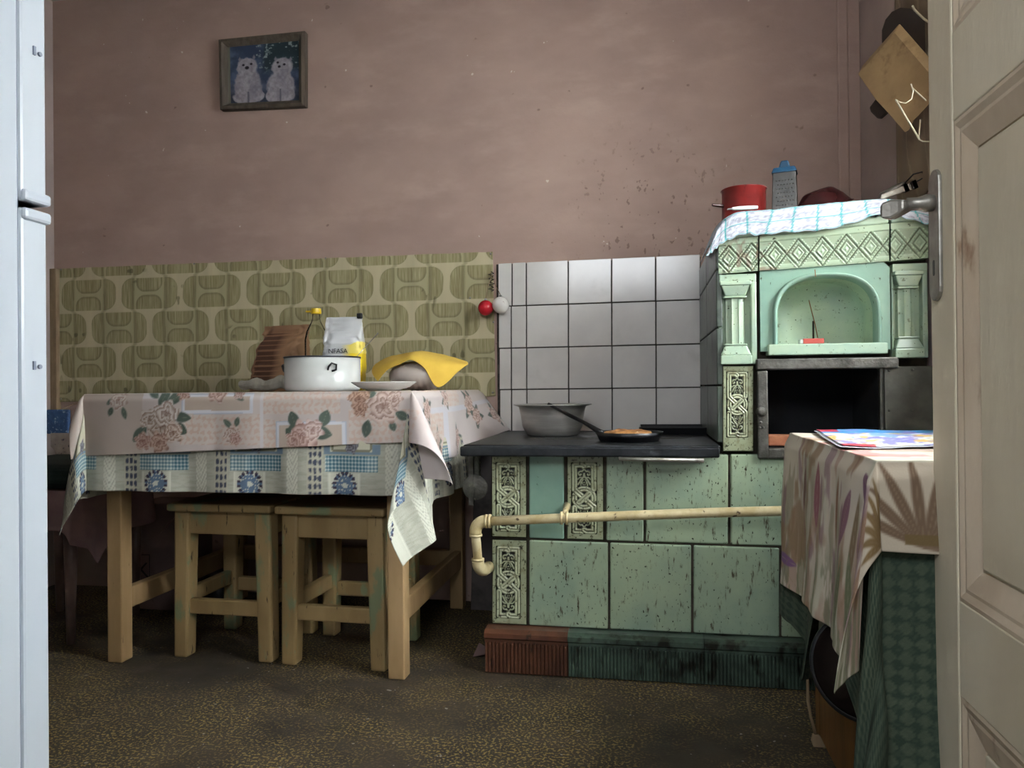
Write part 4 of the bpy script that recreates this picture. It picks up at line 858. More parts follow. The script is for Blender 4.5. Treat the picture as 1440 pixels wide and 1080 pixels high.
def text(s, size, loc, mat, parent, name='lettering', rx=90, rz=0, ry=0, ext=.0003):
    cu = bpy.data.curves.new('t', 'FONT'); cu.body = s; cu.size = size; cu.extrude = ext; cu.align_x = 'CENTER'; cu.resolution_u = 3
    t = bpy.data.objects.new('t', cu); COL.objects.link(t); bpy.context.view_layer.update()
    me = bpy.data.meshes.new_from_object(t.evaluated_get(bpy.context.evaluated_depsgraph_get())); bpy.data.objects.remove(t)
    o = link(name, me, loc, parent); me.materials.append(mat); o.rotation_euler = (radians(rx), radians(ry), radians(rz)); return o
text('NFASA', .021, (T(474, 496, 2.28).x, 2.287, T(474, 496.5, 2.28).z), MT['black'], fb_, rz=4)
build('top_clip', M().box((c.x+wv_*.34, 2.325, ZS+hb-.006), (c.x+wv_*.48, 2.337, ZS+hb+.012)), MT['black'], fb_, bevel=.003)
# brown paper bag, leaning
c = T(392, 540, 2.47); hb = T(400, 458, 2.47).z-ZS; wb = (T(428, 520, 2.47)-T(362, 520, 2.47)).length
def pbrown(x, z, y):
    C = np.zeros(x.shape+(3,))+hx('#8d6a50'); C = lay(C, ss(.3, .7, fbm(x*6, z*6, 2))*.5, '#a07c5e')
    row = np.floor(z*13); inb = (x > .08)*(x < .72)*(z > .06)*(z < .88); ln = (np.abs(np.mod(z*13, 1)-.5) < .38)*(np.abs(np.mod(x*2.3+.4*h2(row, row*0, 5), 1)-.5) < .47)
    C = lay(C, inb*ln*.8, '#4d3226'); C = lay(C, (x > .72)*.5, '#b08e6c'); return C
build('paper_bag', bag('x', c.x-.012, 2.47, wb, .085, hb, pbrown, '', '', None, lean=.20, seed=9, rot=radians(-14), taper=-.1, pinch=.8), MT['print'], None, smooth=True, label='brown paper bag printed with dark lettering rows, leaning left behind the pot', cat='bag')
# crumpled gauze
m = M(); pth = []; rad = []
for k, (x, y, r0) in enumerate(((334, 545, 4), (342, 542, 6), (352, 538, 8), (362, 537, 9), (372, 540, 8), (382, 543, 6), (390, 540, 8), (398, 535, 9), (406, 536, 8), (414, 540, 5))):
    pth.append(T(x, y, 2.16+.02*sin(k*2)))
    rad.append(r0/400*(1+.25*sin(k*2.7)))
ptz = [Vector((p_.x, p_.y, ZS+r_*.85+.003)) for p_, r_ in zip(pth, rad)]
m.tube(ptz, rad, 26)
v_ = np.array(m.v); nn = fbm(v_[:, 0]*70, v_[:, 2]*90+v_[:, 1]*60, 4); v_[:, 2] = np.maximum(ZS+.001, v_[:, 2]+(nn-.4)*.034); v_[:, 1] += (fbm(v_[:, 0]*80, v_[:, 2]*80, 9)-.5)*.02; m.v = [tuple(p_) for p_ in v_]
build('gauze_cloth', m, MT['gauze'], None, smooth=True, sub=1, label='crumpled off-white gauze lying left of the enamel pot', cat='cloth')
# wrapped loaf under the yellow napkin
c = T(592, 540, 2.20); lw_ = (T(632, 530, 2.2)-T(552, 530, 2.2)).length/2; lh = T(592, 508, 2.2).z-ZS
m = M(); rs_ = []
for i in range(61):
    t = -1+2*i/60; k = max(.02, (1-abs(t)**2.6))**.5; rr_ = []
    for j in range(24):
        a = 2*pi*j/24; rr_.append(Vector((c.x+t*lw_, 2.18+.070*k*cos(a), ZS+lh/2*.98+lh/2*k*sin(a)*(1+.035*sin(t*32+a*2)))))
    rs_.append(rr_)
build('wrapped_loaf', m.loft(rs_), MT['loaf'], None, smooth=True, label='greyish loaf in ribbed clear wrapping beneath the yellow napkin', cat='bread')
rows = [[(528, 512, 2.31), (546, 502, 2.32), (566, 498, 2.32), (590, 494, 2.31), (608, 496, 2.3), (632, 501, 2.3), (657, 509, 2.27)],
        [(524, 518, 2.24), (543, 506, 2.23), (563, 501, 2.22), (588, 495, 2.21), (608, 499, 2.21), (632, 505, 2.21), (658, 511, 2.22)],
        [(524, 526, 2.17), (542, 512, 2.15), (562, 505, 2.14), (580, 499, 2.135), (600, 506, 2.135), (626, 513, 2.14), (657, 513, 2.18)],
        [(531, 536, 2.13), (545, 520, 2.12), (562, 512, 2.115), (578, 506, 2.11), (596, 517, 2.11), (616, 545, 2.12), (645, 521, 2.16)]]
R_ = np.array([[list(T(*a)) for a in r] for r in rows])
def up(R, n, m):
    def cr(Pa, t):
        k = np.clip(int(t), 0, len(Pa)-2); f = t-k; p0, p1, p2, p3 = Pa[max(k-1, 0)], Pa[k], Pa[k+1], Pa[min(k+2, len(Pa)-1)]
        return .5*((2*p1)+(-p0+p2)*f+(2*p0-5*p1+4*p2-p3)*f*f+(-p0+3*p1-3*p2+p3)*f**3)
    A_ = np.array([cr(R, t) for t in np.linspace(0, len(R)-1, n)]); return np.array([cr(A_.transpose(1, 0, 2), t) for t in np.linspace(0, R.shape[1]-1, m)]).transpose(1, 0, 2)
G = up(R_, 30, 60); G[..., 2] += .003*(fbm(G[..., 0]*40, G[..., 1]*40, 3)-.5); G[..., 2] = np.maximum(G[..., 2], ZS+.002)
build('yellow_napkin', M().grid(G[:, ::-1]), MT['ycloth'], None, smooth=True, solid=.002, label='yellow cloth napkin draped over the wrapped loaf on the table', cat='napkin')

# baubles on a nail between sheet and tiles
nail = thing('hanging_baubles', W(694, 388, Y=YB-.02), 'red and white ball ornaments hanging by a cord from a nail beside the tiles', 'ornament')
nl = W(694, 388, Y=YB)
build('nail', M().tube([nl, nl+Vector((0, -.03, .004))], .002, 8), MT['steeld'], nail)
for x, y, rr_, mt, lab in ((683, 433, .0275, 'redb', 'red ball'), (704, 429, .0300, 'whiteb', 'white ball')):
    b_ = W(x, y, Y=YB-.04); q0 = b_+Vector((0, 0, rr_))
    bb = build('ball', M().lathe([(max(.0004, rr_*sin(t)), -rr_*cos(t)) for t in np.linspace(0, pi, 24)], b_, 32), MT[mt], nail, smooth=True, label=lab)
    build('ball_cap', M().lathe([(.005, 0), (.005, .007), (.001, .008)], q0-Vector((0, 0, .001)), 12), MT['steel'], bb, smooth=True)
    build('cord', M().tube([q0+Vector((0, 0, .006)), q0.lerp(nl, .5)+Vector((0, -.03, 0)), nl+Vector((0, -.022, .003))], .0012, 6), MT['batten'], nail)
m = M(); ts = []
for k in range(16): t = k/15; ts.append(nl+Vector((.012*sin(k*2.3)-.004, -.018-.004*cos(k*3), .012-.07*t)))
build('cord_knot', m.tube(ts, .0022, 6), MT['boarddk'], nail)
# bowl and frying pan on the plate
c = W(777, 612, Z=ZK); rB = (W(833, 570, Y=c.y)-W(723, 570, Y=c.y)).length/2; zB = W(777, 569, Y=c.y).z-ZK
build('steel_bowl', M().lathe([(.003, .0), (rB*.60, .0), (rB*.66, .004), (rB*.76, zB*.3), (rB*.80, zB*.65), (rB*.85, zB*.94), (rB, zB), (rB*.995, zB+.002), (rB*.835, zB*.965), (rB*.78, zB*.66), (rB*.74, zB*.31), (rB*.6, .003), (.003, .003)], (c.x, c.y, ZK), 64), MT['bowlst'], smooth=True, label='dull steel mixing bowl with wide flared rim on the black stove plate', cat='bowl')
c = W(884, 622, Z=ZK); c = Vector((c.x, c.y+.06, ZK)); rP = .094
fp = thing('frying_pan', c, 'small black frying pan holding a pancake, its handle leaning on the bowl', 'pan')
build('pan_body', M().lathe([(.003, 0), (rP*.86, 0), (rP*.9, .003), (rP, .026), (rP+.002, .026), (rP*.9, .006), (.003, .005)], c, 48), MT['black'], fp, smooth=True)
fr0 = M().lathe([(.002, .006), (rP*.7, .006), (rP*.8, .014), (rP*.7, .026), (rP*.4, .031), (.002, .030)], (c.x-.004, c.y, ZK), 48)
v_ = np.array(fr0.v); v_[:, 2] += (fbm(v_[:, 0]*60, v_[:, 1]*60, 3)-.5)*.008*(v_[:, 2] > ZK+.012); fr0.v = [tuple(q_) for q_ in v_]
pcx = build('pancake', fr0, MT['food'], None, smooth=True, label='browned pancake lying in the small black frying pan', cat='food')
h0 = W(843, 607, Y=c.y-.01); h1 = W(803, 585, Y=2.25); h2_ = W(771, 568, Y=2.285)
build('pan_handle', M().tube([h0+Vector((.012, 0, -.004)), h0, h0.lerp(h1, .5)+Vector((0, 0, .002)), h1, h2_], [.007, .008, .0055, .006, .005], 10), MT['black'], fp, smooth=True)
c2 = W(957, 612, Z=ZK); c2 = Vector((c2.x-.005, c2.y+.10, ZK))
lid = thing('baking_tray', c2, 'sooty black low tray at the back right of the stove plate beside the tower', 'tray')
tr_ = M().hexa([(c2.x-.11, c2.y-.09, ZK), (c2.x+.10, c2.y-.09, ZK), (c2.x+.10, c2.y+.09, ZK), (c2.x-.11, c2.y+.09, ZK)], [(c2.x-.12, c2.y-.10, ZK+.022), (c2.x+.11, c2.y-.10, ZK+.022), (c2.x+.11, c2.y+.10, ZK+.022), (c2.x-.12, c2.y+.10, ZK+.022)])
tr_.f.pop(1); build('tray_body', tr_, MT['black'], lid, solid=.002)
build('tray_rim', M().tube([(c2.x-.12, c2.y-.10, ZK+.022), (c2.x+.11, c2.y-.10, ZK+.022), (c2.x+.11, c2.y+.10, ZK+.022), (c2.x-.12, c2.y+.10, ZK+.022), (c2.x-.12, c2.y-.10, ZK+.022)], .003, 6), MT['black'], lid)
# red matchbox in the niche
p_ = S(1142, 484, SY+.02); z_ = az0+.002
bxm = thing('matchbox', (p_.x, SY+.02, z_), 'small faded red matchbox lying on the sill of the stove niche', 'matchbox')
build('sleeve', M().box((S(1128, 480, SY+.01).x, SY-.006, z_), (S(1157, 480, SY+.01).x, SY+.026, z_+.013)), pm('faded_red_card', '#b0483c', '#9b3d34', rough=.7), bxm, bevel=.001)
build('drawer', M().box((S(1124, 480, SY+.01).x, SY-.004, z_+.001), (S(1129, 480, SY+.01).x, SY+.024, z_+.011)), MT['enamel'], bxm)

# ------------------------------------------------------------------ on top of the tower
tops = [(1001, 345), (1006, 328), (1014, 314), (1024, 305), (1038, 299), (1060, 297), (1090, 295), (1120, 291), (1150, 288), (1180, 285), (1210, 283), (1245, 281), (1275, 284), (1306, 290)]
bots = [(992, 361), (998, 357), (1005, 351), (1014, 343), (1028, 336), (1048, 329), (1066, 331), (1100, 327), (1135, 325), (1165, 322), (1200, 313), (1246, 300), (1280, 309), (1306, 316)]
K = np.array([[list(Vector((W(x, y, Y=SY-.016).x, 2.30, ZT+.004))) for x, y in tops], [list(Vector((max(W(x, y, Y=SY-.02).x, xT-.006), SY+.06, ZT+.008))) for x, y in tops],
              [list(W(x, y, Y=SY-.016)) for x, y in tops], [list(W((x*.5+u*.5), (y*.5+v*.5), Y=SY-.024)) for (x, y), (u, v) in zip(tops, bots)], [list(W(x, y, Y=SY-.026)) for x, y in bots]])
for i in range(2):
    for k_ in range(4): K[i, k_, 0] = xT-.02+.012*k_
    K[i, 0, 2] = ZT-.05; K[i, 1, 2] = ZT-.015
K[2, 0] = list(W(1002, 342, Y=SY+.0))
G = up(K, 60, 190); U, V = np.meshgrid(np.linspace(0, 1, 60), np.linspace(0, 1, 190), indexing='ij')
G[..., 1] -= .006*(fbm(V*24, U*6, 3)-.5)*(U > .5); G[..., 2] += .0025*(fbm(V*30, U*9, 6)-.5)+.002*np.sin(V*95)*(U > .9)
sl_ = np.cumsum(np.r_[0, np.hypot(np.diff(G[40, :, 0]), np.diff(G[40, :, 2]))])[None, :]+G[..., 0]*0; dl = (1-U)*.26
C = np.zeros(G.shape)+hx('#bfc2ca'); C = lay(C, ss(.45, .6, fbm(sl_*160, dl*160, 3))*.55*(np.abs(np.mod(dl/.028, 1)-.5) > .12), '#83838f')
C = lay(C, (np.abs(np.mod(sl_+.2*dl, .0575)-.028) < .0022)*.9, '#3f9a98')
C = lay(C, (np.abs(np.mod(dl+.018, .055)-.0275) < .0022)*.9, '#3f9a98'); C = lay(C, (V < .02)*(U > .8)*.9, '#3f6f6a')
build('tea_towel', M().grid(G[:, ::-1], C[:, ::-1]), MT['teal'], None, smooth=True, solid=.0022, label='white tea towel with thin teal checks spread over the tower edge', cat='towel')
ZO = ZT+.012
# red saucepan
c = W(1046, 290, Y=2.24); rr_ = (W(1077, 270, Y=2.24)-W(1015, 270, Y=2.24)).length/2; hh = W(1046, 267, Y=2.24).z-ZO
rp_ = thing('red_saucepan', (c.x, 2.24, ZO), 'small red enamel saucepan on the left end of the oven tower', 'pan')
build('pan_body', M().lathe([(.003, 0), (rr_*.95, 0), (rr_, .006), (rr_, hh-.004), (rr_+.003, hh-.002), (rr_+.002, hh), (rr_-.003, hh-.002), (rr_-.003, .006), (.003, .003)], (c.x, 2.24, ZO), 48), MT['red'], rp_, smooth=True)
zz_ = W(1008, 292, Y=2.24).z
build('handle', M().loft([[Vector((c.x-rr_+.004, 2.22+dy, zz_-.002+dz)) for dy, dz in ((-.008, -.004), (.008, -.004), (.008, .004), (-.008, .004))], [Vector((c.x-rr_-.032, 2.20+dy, zz_+dz)) for dy, dz in ((-.006, -.004), (.006, -.004), (.006, .003), (-.006, .003))]]), MT['maroon'], rp_, bevel=.003)
a, b = W(1029, 293, Y=2.055), W(1066, 290, Y=2.055)
ZN = W(1048, 299, Y=2.055).z
kn = thing('table_knife', (a.x, 2.055, ZN), 'table knife with cream handle lying in front of the red saucepan', 'knife')
build('knife_handle', M().loft([[Vector((a.x+t*(b.x-a.x), 2.055+dy*k, ZN+.012+dz*k)) for dy, dz in ((-.006, -.005), (.006, -.005), (.006, .005), (-.006, .005))] for t, k in ((0, .7), (.3, 1), (.8, 1), (1, .8))]), MT['enamel'], kn, bevel=.002)
build('blade', M().hexa([(a.x-.012, 2.049, ZN+.010), (a.x+.004, 2.049, ZN+.010), (a.x+.004, 2.061, ZN+.010), (a.x-.012, 2.061, ZN+.010)], [(a.x-.010, 2.049, ZN+.012), (a.x+.004, 2.049, ZN+.012), (a.x+.004, 2.061, ZN+.012), (a.x-.010, 2.061, ZN+.012)]), MT['steel'], kn)
# box grater
c = W(1104, 290, Y=2.26); zt_ = W(1104, 242, Y=2.26).z
gr = thing('box_grater', (c.x, 2.26, ZO), 'steel box grater with blue plastic top standing on the oven tower', 'grater'); Rz = Matrix.Rotation(radians(-14), 3, 'Z')
def ro(x, y, z): v = Rz @ Vector((x, y, 0)); return (c.x+v.x, 2.26+v.y, z)
w0, w1, d0_, d1_ = .036, .031, .028, .022; Hg = zt_-ZO
build('grater_body', M().hexa([ro(-w0, -d0_, ZO), ro(w0, -d0_, ZO), ro(w0, d0_, ZO), ro(-w0, d0_, ZO)], [ro(-w1, -d1_, zt_), ro(w1, -d1_, zt_), ro(w1, d1_, zt_), ro(-w1, d1_, zt_)]), MT['grat'], gr, bevel=.002)
m = M()
for i in range(13):
    for j in range(6):
        z = ZO+Hg*(.05+.065*i); t = (z-ZO)/Hg; d = d0_*(1-t)+d1_*t; x = (-.021+.0082*j+.0041*(i % 2)); o_ = Vector(ro(x, -d, z)); n_ = Rz @ Vector((0, -1, 0)); ux = Rz @ Vector((1, 0, 0))
        m.add([o_-ux*.0024, o_+ux*.0024, o_+Vector((0, 0, .0048))-ux*0, o_+n_*.0022+Vector((0, 0, .0006))], [(0, 1, 3), (1, 2, 3), (2, 0, 3), (0, 2, 1)])
build('grater_teeth', m, MT['steel'], gr, kind='stuff')
ztt = W(1104, 226, Y=2.26).z; zc1 = zt_+.018
cap_ = build('grater_cap', M().hexa([ro(-w1-.004, -d1_-.004, zt_-.006), ro(w1+.004, -d1_-.004, zt_-.006), ro(w1+.004, d1_+.004, zt_-.006), ro(-w1-.004, d1_+.004, zt_-.006)], [ro(-w1+.002, -d1_, zc1-.008), ro(w1-.002, -d1_, zc1-.008), ro(w1-.002, d1_, zc1-.008), ro(-w1+.002, d1_, zc1-.008)]), MT['blue'], gr, bevel=.003)
build('cap_handle', M().hexa([ro(-.017, -.010, zc1-.009), ro(.017, -.010, zc1-.009), ro(.017, .010, zc1-.009), ro(-.017, .010, zc1-.009)], [ro(-.010, -.008, ztt), ro(.010, -.008, ztt), ro(.010, .008, ztt), ro(-.010, .008, ztt)]), MT['blue'], cap_, bevel=.004)
# overturned maroon bowl, green lid, long-handled pans
c = W(1150, 280, Y=2.28)
Rt = Matrix.Rotation(radians(-16), 3, 'Y') @ Matrix.Rotation(radians(6), 3, 'X')
up_pan = build('roasting_pan', M().lathe([(.003, 0), (.075, 0), (.088, .034), (.092, .035), (.092, .038), (.086, .037), (.073, .004), (.003, .004)], (c.x+.03, 2.27, ZO), 48), MT['black'], smooth=True, label='black round roasting pan beneath the overturned maroon bowl', cat='pan')
mb = thing('maroon_bowl', (c.x, 2.28, ZO+.038), 'dark maroon enamel bowl turned upside down beside the grater', 'bowl')
build('bowl_body', M().lathe([(.082, .0), (.084, .002), (.078, .004), (.062, .030), (.042, .052), (.034, .056), (.002, .057), (.002, .053), (.034, .052), (.06, .028), (.078, .001)], (c.x+.004, 2.24, ZO+.062), 48, Rt), MT['maroon'], mb, smooth=True)
c = W(1195, 283, Y=2.22)
gl = thing('enamel_plate', (c.x, 2.22, ZO), 'dark green enamel plate lying upside down right of the maroon bowl', 'plate')
build('plate_body', M().lathe([(.075, 0), (.076, .003), (.06, .012), (.03, .020), (.002, .022), (.002, .018), (.06, .008)], (c.x+.02, 2.19, ZO+.032), 40, Matrix.Rotation(radians(5), 3, 'Y')), MT['greenpan'], gl, smooth=True)
build('plate_edge', M().lathe([(.074, 0), (.078, .001), (.078, .003), (.074, .004)], (c.x+.02, 2.19, ZO+.031), 40, Matrix.Rotation(radians(5), 3, 'Y'), cap=False), MT['black'], gl, smooth=True)
a, b, e_ = W(1228, 281, Y=2.14), W(1272, 258, Y=2.10), W(1297, 245, Y=2.08)
pn_ = thing('long_handled_pan', (a.x, 2.2, ZO), 'black pan whose long handle with a wire loop rises at the right of the tower', 'pan')
build('pan_body', M().lathe([(.003, 0), (.05, 0), (.062, .02), (.063, .021), (.05, .004), (.003, .003)], (a.x-.02, 2.22, ZO), 40), MT['black'], pn_, smooth=True)
build('handle', M().tube([Vector((a.x+.002, 2.17, ZO+.014)), a.lerp(b, .3), a.lerp(b, .7), b], [.006, .009, .009, .006], 12), MT['steeld'], pn_, smooth=True)
build('wire_loop', M().tube([b, b.lerp(e_, .5)+Vector((0, 0, .012)), e_+Vector((0, 0, .006)), e_+Vector((.004, 0, -.008)), b.lerp(e_, .6)-Vector((0, 0, .012)), b+Vector((0, 0, -.004))], .0018, 8), MT['black'], pn_, smooth=True)
a, b = W(1240, 277, Y=2.06), W(1281, 262, Y=2.06)
dn = (b-a).normalized(); up_ = Vector((-dn.z, 0, dn.x))
kl = thing('silver_ladle', (a.x, 2.06, ZO), 'grey metal ladle with two bright rivets propped on the towel by the door handle', 'ladle')
build('ladle_handle', M().loft([[p_+up_*.008*k+Vector((0, -.004, 0)), p_-up_*.008*k+Vector((0, -.004, 0)), p_-up_*.008*k+Vector((0, .004, 0)), p_+up_*.008*k+Vector((0, .004, 0))] for p_, k in ((Vector((a.x-.01, 2.07, ZO+.006)), .8), (a, .9), (a.lerp(b, .6), 1), (b, 1.1))]), MT['steeld'], kl, bevel=.002)
for t in (.82, 1.12):
    p_ = a.lerp(b, t); build('ferrule', M().loft([[p_+dn*s+up_*.011+Vector((0, q_, 0)), p_+dn*s-up_*.010+Vector((0, q_, 0))] for s, q_ in ((-.005, -.006), (.005, -.006), (.005, .006), (-.005, .006), (-.005, -.006))], cap=False).box((p_.x-.004, 2.057, p_.z-.009), (p_.x+.004, 2.064, p_.z+.009)), MT['steel'], kl)

# ------------------------------------------------------------------ chopping boards on the right wall
BYc = 1.98
def P2(x, y, Y=BYc): return W(x, y, Y=Y)
hook = P2(1298, 60, BYc)
poly = [(1258, 46), (1206, 105), (1231, 141), (1246, 157), (1272, 187), (1278, 184), (1283, 172), (1302, 152), (1312, 140), (1318, 116)]
dep = Vector((.012, .018, .012))
bd = thing('chopping_board', P2(1262, 187), 'tilted square wooden chopping board hanging high on the right beside the door', 'chopping board')
build('board', M().slab([P2(x, y, 1.94+.20*(1318-x)/112) for x, y in poly][::1], Vector((.014, .004, .026))), MT['board'], bd, bevel=.003)
bk2 = build('small_board', M().slab([P2(x, y, 1.975+.20*(1318-x)/112) for x, y in ((1231, 139), (1222, 151), (1224, 157), (1232, 165), (1237, 166), (1246, 158), (1290, 120), (1280, 105))], Vector((.01, .014, 0))), MT['boarddk'], None, bevel=.004, label='small dark board whose rounded handle shows below the square chopping board', cat='chopping board')
rc = [(1240, 58), (1240, 42), (1245, 27), (1254, 16), (1266, 10), (1280, 11), (1292, 18), (1306, 30), (1322, 60), (1320, 120), (1300, 140), (1270, 120), (1250, 90)]
build('round_board', M().slab([P2(x, y, 2.005+.20*(1318-x)/112) for x, y in rc], Vector((.004, .012, 0))), MT['boarddk'], None, bevel=.003, label='dark round board hanging behind the tilted square chopping board', cat='chopping board')
rk = thing('wire_rack', (XR-.01, BYc, 1.4), 'pale bent wire hooks with cord on the right wall holding the boards', 'hook')
yb2 = BYc-.012
build('wire', M().tube([P2(x, y, yb2) for x, y in ((1281, 118), (1284, 128), (1282, 139), (1274, 145), (1266, 144), (1259, 140))], .0016, 6), MT['wire'], rk, smooth=True)
build('wire', M().tube([P2(x, y, yb2) for x, y in ((1260, 141), (1276, 168), (1293, 196))], .0022, 6), MT['wire'], rk, smooth=True)
build('wire', M().tube([P2(x, y, yb2) for x, y in ((1283, 124), (1303, 142), (1322, 160))], .0018, 6), MT['wire'], rk, smooth=True)
build('wire', M().tube([P2(x, y, BYc) for x, y in ((1294, 168), (1292, 196), (1298, 199), (1306, 199), (1325, 198))], .0018, 6), MT['wire'], rk, smooth=True)
build('wire', M().tube([P2(x, y, BYc+.02) for x, y in ((1283, 8), (1286, 14), (1300, 27), (1325, 44))], .0028, 6), MT['wire'], rk, smooth=True)

#==PART4==
# ------------------------------------------------------------------ right-hand table
RZ = .66; rx0 = .327; ry0, ry1 = 1.150, 1.79; rx1_ = .70
rt = thing('side_table', (.5, 1.48, 0), 'low side table under two cloths beside the open door, brown board below', 'table')
build('tabletop', M().box((rx0+.006, ry0+.006, RZ-.03), (rx1_, ry1-.004, RZ-.008)), MT['wooddk'], rt, bevel=.003)
for x in (rx0+.035, rx1_-.05):
    for y in (ry0+.04, ry1-.08): leg('leg', x, x+.045, y, y+.045, RZ-.03, MT['wooddk'], rt)
ex_ = W(1157, 980, X=rx0+.04)
build('side_board', M().box((rx0+.033, ry0+.10, .02), (rx0+.045, ex_.y, .40)), MT['wooddk'], rt, bevel=.002)
build('shelf', M().box((rx0+.045, ry0+.06, .27), (rx1_-.02, ry1-.10, .288)), MT['wooddk'], rt)
# dark enamel basin pushed out from the shelf
bc = W(1217, 938, Y=1.36)
bs2 = thing('enamel_basin', (bc.x, bc.y, .24), 'dark enamel basin with thick rolled rim tucked under the side table', 'basin')
Rb = Vector((-.40, -.85, .25)).to_track_quat('Z', 'Y').to_matrix()
pb = W(1217, 938, Y=1.36)
build('basin_body', M().lathe([(.088, 0), (.084, -.004), (.072, -.035), (.055, -.050), (.003, -.052), (.003, -.050), (.053, -.048), (.070, -.033), (.082, .0)], pb, 48, Rb), MT['basin'], bs2, smooth=True)
build('rolled_rim', M().lathe([(.084, -.003), (.089, -.003), (.091, 0), (.089, .003), (.084, .003)], pb, 48, Rb, cap=False), MT['black'], bs2, smooth=True)
# green checked under-cloth
hs = lambda s: float(np.interp(s, [ry0, 1.19, 1.25, 1.30, 1.46, 1.51, 1.62, 1.70, ry1], [.58, .42, .33, .26, .26, .45, .48, .40, .38]))
def hmax_fix(f, y0, y1): return max(f(t) for t in np.linspace(y0, y1, 30))
def drape2(x0, x1, y0, y1, z, hl, hf, step, seed, amp, off, wav, flare):
    HL, HF = hmax_fix(hl, y0, y1), hmax_fix(hf, x0, x1)
    ps = np.r_[np.linspace(-HL, 0, int(HL/step))[:-1], np.linspace(0, x1-x0, int((x1-x0)/step))]; qs = np.r_[np.linspace(-HF, 0, int(HF/step))[:-1], np.linspace(0, y1-y0, int((y1-y0)/step))]
    p, q = np.meshgrid(ps, qs, indexing='ij')
    yv = np.clip(q, 0, None)+y0; xv = np.clip(p, 0, None)+x0
    el = np.maximum(-p, 0)*np.interp(yv, np.linspace(y0, y1, 60), [hl(t)/HL for t in np.linspace(y0, y1, 60)])
    ef = np.maximum(-q, 0)*np.interp(xv, np.linspace(x0, x1, 60), [hf(t)/HF for t in np.linspace(x0, x1, 60)])
    r = np.hypot(el, ef); phi = np.arctan2(ef, el); cor = (el > 0)*(ef > 0)
    alpha = amp*np.sin(2*phi)*cor; s = np.where(el > 0, q, p)
    wv = wav*np.minimum(r/.12, 2.4)*(fbm(s*8+seed, r*1.5, seed, 3)-.5)*2+wav*.5*np.minimum(r/.15, 2.2)*np.sin(s*26+seed)
    outd = r*np.sin(alpha)+ss(0, .03, r)*off+(wv*(1-.5*cor)+flare*r)*(r > 0)
    rd = .02*ss(0, .03, r)
    X = xv-np.cos(phi)*outd*(el > 0); Y = yv-np.sin(phi)*outd*(ef > 0); Z = z-r*np.cos(alpha)
    Z = Z-.0*rd+.002*(fbm(p*14, q*14, seed)-.5)
    return np.dstack([X, Y, Z]), p, q, el, ef
P, p, q, el, ef = drape2(rx0, rx1_, ry0, ry1, RZ-.004, hs, lambda s: .60, .003, 5, .08, .004, .014, .03)
C = np.zeros(P.shape)+hx('#434f42'); ck = .021
a_ = (p+q)/ck; b_ = (p-q)/ck; side_ = el > ef
ca = np.where(side_, (p+q)/ck, (p+q)/ck); cb = (p-q)/ck
chk = np.mod(np.floor(ca)+np.floor(cb), 2); tex = fbm(p*260, q*260, 3)
C = lay(C, chk*.8, '#304035'); C = lay(C, (1-chk)*.5, '#5f6854'); C = lay(C, (tex > .55)*.25, '#6d735d'); C = lay(C, ss(.3, .7, fbm(p*5, q*5, 4))*.4, '#2c372d')
C = lay(C, (ef > .56)*.6, '#8c98a0')
build('green_check_cloth', M().grid(P, C), MT['check'], None, smooth=True, solid=.002, label='green checked woven cloth hanging deep below the floral cover on the side table', cat='tablecloth')
P, p, q, el, ef = drape2(rx0-.004, rx1_, ry0-.004, ry1+.004, RZ+.001, lambda s: .30+.02*(s > 1.6), lambda s: .125, .0024, 12, .18, .010, .012, .05)
C = np.zeros(P.shape)+hx('#c2b9a8'); v = np.where(p < 0, el, -p); u = q
C = lay(C, ss(.45, .6, fbm(u*16, v*3.2, 3))*.6, '#b0b09a'); C = lay(C, ss(.52, .62, fbm(u*34+2*fbm(u*6, v*6, 9), v*7, 5))*ss(.02, .08, v)*.65, '#8e8870')
C = lay(C, ss(.56, .66, fbm(u*22+3, v*6+1, 7))*.5, '#9b7767'); C = lay(C, ss(.60, .68, fbm(u*26+9, v*8+4, 8))*.6, '#80626a'); C = lay(C, ss(.55, .62, fbm(u*60, v*14+4, 18))*ss(.12, .25, v)*.6, '#6f7358')
C = lay(C, ss(.60, .70, fbm(u*12+19, v*9+4, 28))*.7, '#8c7055')
for cu, cv, L_, w_, a, col in ((.02, .02, .09, .02, 2.3, '#7a5a6c'), (.07, .05, .10, .018, 1.2, '#84606c'), (.60, .26, .11, .012, 3.1, '#7b5a80'), (.16, .04, .12, .012, 1.4, '#8d6a55'), (.30, .03, .12, .016, 1.7, '#8a5a60'), (.42, .05, .10, .012, 1.3, '#74584e'), (.03, .05, .16, .010, 1.45, '#7d6b52'), (.05, .14, .16, .012, 1.7, '#6d7458'), (.10, .14, .17, .010, 1.5, '#8c9078'), (.08, .16, .14, .012, 1.35, '#6d7458')):
    C = leaf(C, u, v, cu, cv, L_, w_, a, hx(col), '#a89a88')
C = lay(C, (np.abs(np.sin(u*60+4*np.sin(v*40))) < .06)*ss(.1, .15, v)*(u > .45)*.6, '#8d8058')
# pink marks on the top
C = lay(C, (v <= 0)*(ef <= 0)*ss(.66, .70, fbm(p*12, q*12, 31))*.7, '#c07a78'); C = lay(C, (v <= 0)*(ef <= 0)*ss(.5, .6, fbm(p*6, q*30, 33))*.3, '#9a9080')
